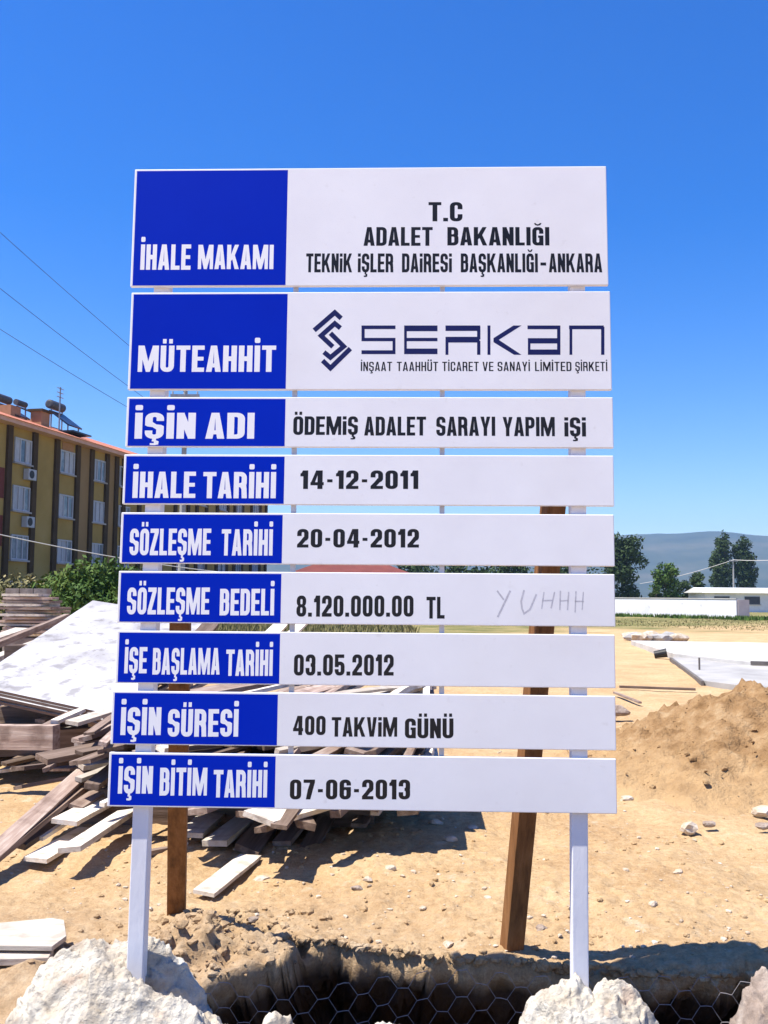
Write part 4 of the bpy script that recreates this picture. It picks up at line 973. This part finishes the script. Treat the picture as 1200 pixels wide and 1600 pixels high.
# ------------------------------------------------------------------ white wall, low building, slab on the right
M['limewash'] = mat('limewashed_wall', [(0.66, 0.66, 0.66), (0.76, 0.76, 0.75), (0.80, 0.80, 0.79)], 0.8, 0.8, 0.1, 6)
ramp_on(M['limewash'], 2.2, (0.45, 0.43, 0.42), 0.63, 0.75, 0.6)
M['pinkwall'] = mat('pinkish_plaster', [(0.42, 0.33, 0.32), (0.52, 0.43, 0.41)], 1.5, 0.85)
M['dark_opening'] = mat('dim_opening', [(0.05, 0.055, 0.065), (0.09, 0.095, 0.11)], 2, 0.5)
M['concrete'] = mat('pale_concrete', [(0.36, 0.345, 0.32), (0.46, 0.44, 0.41), (0.53, 0.51, 0.48)], 0.9, 0.85, 0.3, 14, detail=9)
M['concrete_grey'] = mat('grey_concrete', [(0.25, 0.24, 0.23), (0.35, 0.335, 0.315), (0.43, 0.41, 0.39)], 0.8, 0.85, 0.3, 14, detail=9)
a, b = at(800, 950, 92), at(1152, 950, 72)
wl = empty('garden_wall', (18, 77, 0), 'long low white boundary wall in front of the trees', 'wall')
mb = MB(); d = np.array([b[0] - a[0], b[1] - a[1], 0]); L = np.linalg.norm(d); d /= L; nn = np.array([-d[1], d[0], 0])
mb.boxf(np.array([(a[0] + b[0]) / 2, (a[1] + b[1]) / 2, .73]), d * L / 2, nn * .11, (0, 0, .77)); mb.build('wall_face', M['limewash'], wl)
mb = MB(); mb.boxf(np.array([(a[0] + b[0]) / 2, (a[1] + b[1]) / 2, 1.53]), d * L / 2, nn * .15, (0, 0, .035)); mb.build('coping', M['concrete'], wl)
e = np.array([b[0], b[1], 0]); mb = MB(); mb.boxf(e + np.array([.45, 1.2, .73]), (.42, 0, 0), (0, 1.3, 0), (0, 0, .73)); mb.build('end_pier', M['pinkwall'], wl)
# low white building further right
A0 = at(1102, 930, 108); lb = empty('white_shed', (A0[0], 108, 0), 'low white building with dim windows right of the white wall', 'building')
mb = MB(); mb.box((A0[0], 108, -.1), (A0[0] + 18, 114, 2.15)); mb.build('wall', M['limewash'], lb)
mb = MB()
mb.add([(A0[0] - .4, 107.5, 2.15), (A0[0] + 18.4, 107.5, 2.15), (A0[0] + 18.4, 111, 2.75), (A0[0] - .4, 111, 2.75), (A0[0] - .4, 114.5, 2.15), (A0[0] + 18.4, 114.5, 2.15)], [(0, 1, 2, 3), (3, 2, 5, 4), (0, 3, 4), (1, 5, 2), (0, 4, 5, 1)])
mb.build('roof', M['limewash'], lb)
for k in range(5):
    x = A0[0] + 1.0 + k * 3.4; mb = MB(); mb.box((x, 107.93, .9), (x + 1.7, 107.997, 1.75)); wn = mb.build('window', M['dark_opening'], lb)
    mb = MB(); mb.box((x - .12, 107.90, .80), (x + 1.82, 107.995, .895)); mb.build('sill', M['concrete'], wn)
# concrete slab with a step
def slab(pts, z0, z1, m, name, parent):
    n = len(pts); V = [(x, y, z1) for x, y in pts] + [(x, y, z0) for x, y in pts]
    Fc = [tuple(range(n)), tuple(range(n, 2 * n))[::-1]] + [(i, i + n, (i + 1) % n + n, (i + 1) % n) for i in range(n)]
    o = mesh_obj(name, V, Fc, m, parent); return bevel(o, .01)
sl = empty('concrete_foundation', (8, 22, 0), 'wide white concrete foundation slab beyond the earth heap', 'foundation')
slab([(5.9, 17.8), (6.4, 16.6), (16, 15.0), (24, 24), (8.2, 26.3), (7.35, 24.6)], -.1, .085, M['concrete_grey'], 'lower_slab', sl)
slab([(7.45, 24.8), (8.3, 21.8), (12, 20.6), (26, 19.5), (30, 27), (8.2, 32)], -.1, .17, M['concrete'], 'upper_slab', sl)
M['form'] = mat('form_board', [(0.10, 0.085, 0.075), (0.17, 0.15, 0.13)], 6, 0.8)
mb = MB(); mb.bar((8.25, 21.75, .145), (12.0, 20.55, .145), .05, .09); mb.build('form_board', M['form'], sl)
mb = MB(); mb.bar((5.85, 17.75, .03), (7.3, 24.6, .03), .05, .10); mb.build('form_board', M['form'], sl)
mb = MB(); p = on_z(1093, 1053); mb.tube([(p[0], p[1], -.1), (p[0], p[1], .34)], .02, 6)
tag(mb.build('stake', M['form'], loc=(p[0], p[1], 0)), 'short dark stake standing at the near corner of the slab', 'stake')
# broken grey kerb behind the slab
for k in range(9):
    p = on_z(984 + k * 9.5, 992 + (k % 3) * 1.2, .2); V, Fc = stone_mesh(.34, 400 + k); V = V * np.array([1.3, 1, 1.1]); p[2] = .14
    tag(mesh_obj('rubble_block', V + p, Fc, M['concrete_grey'] if k % 2 else M['stone'], loc=p), 'grey rubble block in the row along the back of the slab', 'rubble', 'rubble blocks behind the slab')
# dark fallen bucket near the slab
p = on_z(1032, 1030); bk = MB()
ax = np.array([.9, -.25, .18]); ax /= np.linalg.norm(ax)
bk.tube([p + np.array([0, 0, .14]) - ax * .16, p + np.array([0, 0, .14]) + ax * .16, p + np.array([0, 0, .14]) + ax * .165, p + np.array([0, 0, .14]) + ax * .15], [.09, .115, .125, .10], 16)
M['black_plastic'] = mat('black_plastic', [(0.012, 0.012, 0.013), (0.03, 0.028, 0.027)], 4, 0.5)
tag(bk.build('bucket', M['black_plastic'], loc=p), 'small black bucket tipped over on the soil beside the slab', 'bucket')
# long dark lath on the soil
plank(on_z(968, 1073, .03), on_z(1086, 1077, .03), .07, .04, M['dark_plank'], 0, name='plank', label='thin dark board lying on the soil left of the earth heap', group='boards on the soil')
plank(on_z(1000, 1100, .03) + np.array([0, 0, 0.02]), on_z(960, 1082, .03), .05, .03, M['plank'], 0, name='plank', label='short grey lath lying near the earth heap foot', group='boards on the soil')

# ------------------------------------------------------------------ apartment block on the left
M['ochre'] = mat('ochre_plaster', [(0.27, 0.185, 0.052), (0.335, 0.235, 0.07), (0.38, 0.275, 0.098)], 0.35, 0.9, 0.1, 5, detail=8)
M['tan'] = mat('tan_plaster', [(0.235, 0.15, 0.06), (0.29, 0.19, 0.085)], 0.4, 0.9)
M['brownstrip'] = mat('brown_pilaster', [(0.045, 0.028, 0.012), (0.075, 0.045, 0.02)], 0.8, 0.9)
M['maroon'] = mat('maroon_plaster', [(0.12, 0.03, 0.025), (0.17, 0.045, 0.035)], 0.8, 0.9)
M['tiles'] = mat('red_tiles', [(0.34, 0.10, 0.055), (0.45, 0.16, 0.09), (0.52, 0.24, 0.15)], 2.5, 0.85, 0.4, 7)
M['eave'] = mat('pink_eave', [(0.52, 0.30, 0.22), (0.60, 0.38, 0.30)], 1.0, 0.85)
M['win_frame'] = mat('white_window_frame', [(0.36, 0.38, 0.42), (0.44, 0.46, 0.50)], 3, 0.5)
M['glass'] = mat('window_glass', [(0.05, 0.075, 0.10), (0.12, 0.16, 0.20), (0.30, 0.33, 0.36)], 1.1, 0.12, spec=0.6)
M['curtain'] = mat('net_curtain', [(0.25, 0.26, 0.30), (0.38, 0.39, 0.43)], 4, 0.3, stretch=(4, 4, .3), spec=0.5)
M['steel'] = mat('dull_steel', [(0.20, 0.21, 0.23), (0.32, 0.33, 0.35)], 5, 0.45, metal=0.5)
M['collector'] = mat('collector_panel', [(0.010, 0.012, 0.022), (0.025, 0.03, 0.045)], 5, 0.3, spec=0.5)
M['tank'] = mat('dark_tank', [(0.05, 0.05, 0.055), (0.10, 0.10, 0.105)], 4, 0.5)
M['orange'] = mat('orange_plaster', [(0.30, 0.16, 0.08), (0.38, 0.22, 0.12)], 2, 0.85)
A = np.array([-22.4, 56.0]); fd = np.array([math.sin(rad(12.2)), math.cos(rad(12.2))]); fn = np.array([fd[1], -fd[0]])      # along the facade; outwards (to the right)
def s_of(px, o=0.0):
    d = ray(px, 700)[:2]; k = np.linalg.solve(np.array([[d[0], -fd[0]], [d[1], -fd[1]]]), A + fn * o); return k[1]
def FP(s, o, z): q_ = A + fd * s + fn * o; return np.array([q_[0], q_[1], z])
HE = 11.75
fd3, fn3, up3 = np.array([*fd, 0]), np.array([*fn, 0]), np.array([0, 0, 1.0])
def fbox(mb, s0, s1, o0, o1, z0, z1): mb.boxf(FP((s0 + s1) / 2, (o0 + o1) / 2, (z0 + z1) / 2), fd3 * (s1 - s0) / 2, fn3 * (o1 - o0) / 2, up3 * (z1 - z0) / 2)
S0, S1, DEEP = -9.0, s_of(418), 12.0
apt = empty('apartment_block', FP(5, -5, 0), 'three storey ochre apartment block with red tiled roof left of the sign', 'apartment block')
mb = MB(); fbox(mb, S0, S1, -DEEP, 0, -.3, HE - .25); mb.build('wall', M['ochre'], apt)
strips = [s_of(x) for x in (13, 53, 88, 121, 143, 167, 182)]
per = strips[5] - strips[1]
extra = []
k = 1
while strips[1] + per * k < S1 + 1 and k < 6:
    extra += [strips[1] + per * k + (strips[j] - strips[1]) for j in (2, 3, 4, 5)]; k += 1
allst = sorted(set([round(s, 2) for s in strips + [e for e in extra if e > strips[6] + .6 and e < S1 - .3]] + [S0 + .3, S1 - .25]))
for s in allst:
    mb = MB(); fbox(mb, s - .24, s + .24, 0.0, .16, -.3, HE - .26); mb.build('pilaster', M['brownstrip'], apt)
# tinted bays
for s0, s1, mm in ((strips[3], strips[4], M['tan']), (strips[5], strips[6], M['tan'])):
    mb = MB(); fbox(mb, s0 + .24, s1 - .24, 0, .03, -.3, HE - .27); mb.build('tinted_bay', mm, apt)
for z in (5.2, 8.0):
    mb = MB(); fbox(mb, strips[0] - 3.2, strips[0] - .3, 0, .03, z - .9, z + .9); mb.build('tinted_bay', M['maroon'], apt)
mb = MB(); fbox(mb, strips[2] + .7, strips[3] - .5, .0, .03, 10.95, HE - .3); mb.build('tinted_bay', M['orange'], apt)
# windows: white frames with two leaves, three rows
def window(sc, z, wd, h, ac=False):
    fr = MB(); o = .05; t = .085
    fbox(fr, sc - wd / 2, sc - wd / 2 + t, o - .05, o + .05, z - h / 2, z + h / 2); fbox(fr, sc + wd / 2 - t, sc + wd / 2, o - .05, o + .05, z - h / 2, z + h / 2)
    fbox(fr, sc - wd / 2 + t, sc + wd / 2 - t, o - .05, o + .05, z + h / 2 - t, z + h / 2); fbox(fr, sc - wd / 2 + t, sc + wd / 2 - t, o - .05, o + .05, z - h / 2, z - h / 2 + t)
    for q_ in (-wd / 6, wd / 6): fbox(fr, sc + q_ - t / 2, sc + q_ + t / 2, o - .045, o + .045, z - h / 2 + t, z + h / 2 - t)
    wn = fr.build('window', M['win_frame'], apt)
    for j in range(3):
        g = MB(); a_ = sc - wd / 2 + t + j * (wd - 2 * t) / 3; fbox(g, a_ + .05, a_ + (wd - 2 * t) / 3 - .05, o - .045, o - .005, z - h / 2 + t, z + h / 2 - t); g.build('pane', rp.choices([M['win_frame'], M['glass'], M['curtain']], [.22, .53, .25])[0], wn)
    g = MB(); fbox(g, sc - wd / 2 - .1, sc + wd / 2 + .1, 0, .2, z - h / 2 - .1, z - h / 2 - .003); g.build('sill', M['concrete_grey'], wn)
    if ac:
        g = MB(); fbox(g, sc + .15, sc + 1.0, .05, .40, z - h / 2 - .95, z - h / 2 - .3); u = g.build('air_conditioner', M['win_frame'], apt)
        g = MB(); c = FP(sc + .5, .402, z - h / 2 - .62); g.tube([c, c + fn3 * .02], [.25, .25], 16); g.build('fan', M['black_plastic'], u)
wins = [((strips[0] + strips[1]) / 2 + .1, True), ((strips[2] + strips[3]) / 2, False), ((strips[4] + strips[5]) / 2, False), (strips[6] + 1.35, False)]
for s in [strips[0] - 3.0 - 1.8]: wins.append((s, False))
for k in range(1, 5):
    for j in (2, 4):
        s = (strips[j] + strips[j + 1]) / 2 + per * k
        if s < S1 - 1.2 and s > strips[6] + 2.6: wins.append((s, False))
for s, ac in wins:
    for z in (10.15, 7.25, 4.3, 1.6): window(s, z, 1.75, 1.5, ac and z in (10.15, 7.25))
# roof: eave slab and low hipped tiles
mb = MB(); fbox(mb, S0 - .7, S1 + .7, -DEEP - .7, .75, HE - .25, HE); mb.build('eave', M['eave'], apt)
mb = MB()
e0, e1, oi, oo, rh = S0 - .8, S1 + .8, -DEEP - .8, .85, 2.35; om = (oi + oo) / 2; hp = (oo - oi) / 2
mb.add([FP(e0, oo, HE), FP(e1, oo, HE), FP(e1, oi, HE), FP(e0, oi, HE), FP(e0 + hp, om, HE + rh), FP(e1 - hp, om, HE + rh)], [(0, 1, 5, 4), (2, 3, 4, 5), (1, 2, 5), (3, 0, 4), (0, 3, 2, 1)])
rf = mb.build('roof', M['tiles'], apt)
def roof_z(o): return HE + rh * (oo - o) / hp
s = s_of(61, -2); mb = MB(); fbox(mb, s - .5, s + .5, -2.4, -1.6, roof_z(-1.6) - .6, roof_z(-2) + .8); ch = mb.build('chimney', M['orange'], apt)
mb = MB(); fbox(mb, s - .65, s + .65, -2.55, -1.45, roof_z(-2) + .8, roof_z(-2) + .95); mb.build('cap', M['brownstrip'], ch)
s = s_of(18, -2.8); mb = MB(); fbox(mb, s - 1.0, s + .1, -3.3, -2.3, roof_z(-2.3) - .6, roof_z(-3) + .45); ch = mb.build('chimney', M['orange'], apt)
def heater(px, o, lift, label, sc=1.0, flip=1):
    """roof water heater: collector on a frame, storage drum above it"""
    s = s_of(px, o); z = roof_z(o); root = empty('solar_water_heater', FP(s, o, z), label, 'water heater', 'solar water heaters on the roof')
    mb = MB()
    for ds in (-.75, .75):
        mb.bar(FP(s + ds * sc, o + .6, z - .6), FP(s + ds * sc, o + .6, z + .4 + lift), .07, .07, up=fd3); mb.bar(FP(s + ds * sc, o - .7, z - .3), FP(s + ds * sc, o - .7, z + 1.7 * sc + lift), .07, .07, up=fd3)
    mb.bar(FP(s - .8 * sc, o - .7, z + .3), FP(s + .8 * sc, o - .7, z + .3), .06, .06); mb.bar(FP(s, o + .6, z - .2), FP(s, o - .7, z - .2), .06, .06); mb.bar(FP(s - .8 * sc, o + .6, z - .2), FP(s + .8 * sc, o + .6, z - .2), .06, .06); mb.build('stand', M['steel'], root)
    mb = MB(); a_ = FP(s, o + .75, z + .35 + lift); b_ = FP(s, o - .75, z + 1.55 * sc + lift); mb.bar(a_, b_, 2.0 * sc, .09); mb.build('collector', M['collector'], root)
    mb = MB(); c = FP(s, o - .8, z + 2.05 * sc + lift); mb.tube([c - fd3 * .95 * sc, c - fd3 * .9 * sc, c + fd3 * .9 * sc, c + fd3 * .95 * sc], [.2, .34 * sc, .34 * sc, .2], 14); mb.build('tank', M['tank'], root, smooth=False)
    return root
heater(101, -1.9, .0, 'tall water heater beside the chimney on the red roof', .92)
heater(18, -3.0, -.5, 'water heater nearest the left edge on the red roof', .8)
heater(46, -3.2, .0, 'small low water heater left of the roof chimney', .6)
s = s_of(116, -.9); mb = MB(); mb.bar(FP(s - 1.2, -.9, roof_z(-.9) + .15), FP(s + 1.2, -.9, roof_z(-.9) + .15), 1.2, .10)
tag(mb.build('collector_panel', M['collector'], loc=FP(s, -.9, roof_z(-.9))), 'flat dark collector panel lying on the red roof', 'solar panel')
mb = MB(); s = s_of(91, -1.5); mb.tube([FP(s, -1.5, roof_z(-1.5) - .2), FP(s, -1.5, roof_z(-1.5) + 3.0)], .05, 6)
for k, hh in enumerate((2.9, 2.6, 2.3)): mb.tube([FP(s - .4, -1.5, roof_z(-1.5) + hh), FP(s + .4, -1.5, roof_z(-1.5) + hh)], .03, 4)
tag(mb.build('aerial', M['steel'], loc=FP(s, -1.5, roof_z(-1.5))), 'thin television aerial on the roof by the tall heater', 'aerial')
# low house far behind the sign (seen through the slits)
hs = empty('brick_house', (-7, 95, 0), 'low reddish house seen through the slits of the sign', 'house')
M['brickwall'] = mat('red_brick_wall', [(0.10, 0.05, 0.04), (0.16, 0.08, 0.065)], 1.2, 0.9)
mb = MB(); mb.box((-9.5, 92, -.2), (3.2, 101, 3.3)); mb.build('wall', M['brickwall'], hs)
mb = MB(); mb.add([(-10, 91.5, 3.3), (3.7, 91.5, 3.3), (3.7, 101.5, 3.3), (-10, 101.5, 3.3), (-6, 96.5, 5.0), (-.5, 96.5, 5.0)], [(0, 1, 5, 4), (2, 3, 4, 5), (1, 2, 5), (3, 0, 4), (0, 3, 2, 1)]); mb.build('roof', M['maroon'], hs)
for x in (-7.5, -4, -.2):
    mb = MB(); mb.box((x, 91.93, 1.0), (x + 1.6, 91.997, 2.3)); mb.build('window', M['glass'], hs)

# ------------------------------------------------------------------ poles and cables
M['polew'] = mat('grey_pole', [(0.30, 0.29, 0.28), (0.40, 0.39, 0.37)], 3, 0.8)
def utility_pole(name, x, y, h, label, arms):
    root = empty(name, (x, y, 0), label, 'utility pole')
    mb = MB(); mb.tube([(x, y, -.3), (x, y, h * .5), (x, y, h)], [.17, .14, .10], 10); mb.build('pole', M['polew'], root, smooth=False)
    for z in arms:
        mb = MB(); mb.box((x - .7, y - .17, z - .06), (x + .7, y - .05, z + .06)); ar = mb.build('cross_arm', M['steel'], root)
        for dx in (-.6, .6):
            mb = MB(); mb.tube([(x + dx, y - .11, z + .06), (x + dx, y - .11, z + .2)], [.04, .05], 8); mb.build('insulator', M['win_frame'], ar)
    return root
PY = 46.0
tops = [at(290, 614, PY), at(290, 668, PY), at(290, 688, PY)]
utility_pole('utility_pole', tops[0][0], PY, tops[0][2] + .1, 'grey pole behind the sign where the overhead cables end', [t[2] - .15 for t in tops])
starts = [at(-620, 350 - 620 * .92, 22), at(-620, 435 - 620 * .80, 22), at(-620, 505 - 620 * .66, 22)]
utility_pole('utility_pole', starts[0][0], 22, starts[0][2] + .1, 'grey pole left of the picture carrying the overhead cables', [t[2] - .15 for t in starts])
def cable(a, b, mids, r, m, label, sag):
    a, b = np.asarray(a, float), np.asarray(b, float); pts = []
    for i in range(41):
        k = i / 40; p_ = a * (1 - k) + b * k; p_[2] -= sag * 4 * k * (1 - k); pts.append(p_)
    mb = MB(); mb.tube(pts, r, 5); return tag(mb.build('overhead_cable', m, loc=a), label, 'cable', 'overhead cables')
for i, lb_ in enumerate(('highest dark overhead cable crossing the sky left of the sign', 'middle dark overhead cable crossing the sky left of the sign', 'lowest dark overhead cable crossing the sky left of the sign')):
    cable(starts[i], tops[i] + np.array([0, -.11, 0]), None, .011, M['cable'], lb_, .35)
cable(at(-350, 745, 30), at(430, 902, 44), None, .02, M['pale_cable'], 'pale sagging cable across the front of the apartment block', .5)
# pole and wires by the poplars
q = at(1147, 933, 150); utility_pole('utility_pole', q[0], 150, 7.6, 'pale slim pole standing between the two poplars', [7.3])
top = np.array([q[0], 149.9, 7.5])
cable(at(1000, 912, 190), top, None, .05, M['pale_cable'], 'pale wire running left from the pole by the poplars', .4)
cable(top, at(1290, 866, 130), None, .05, M['pale_cable'], 'pale wire running right from the pole by the poplars', .4)
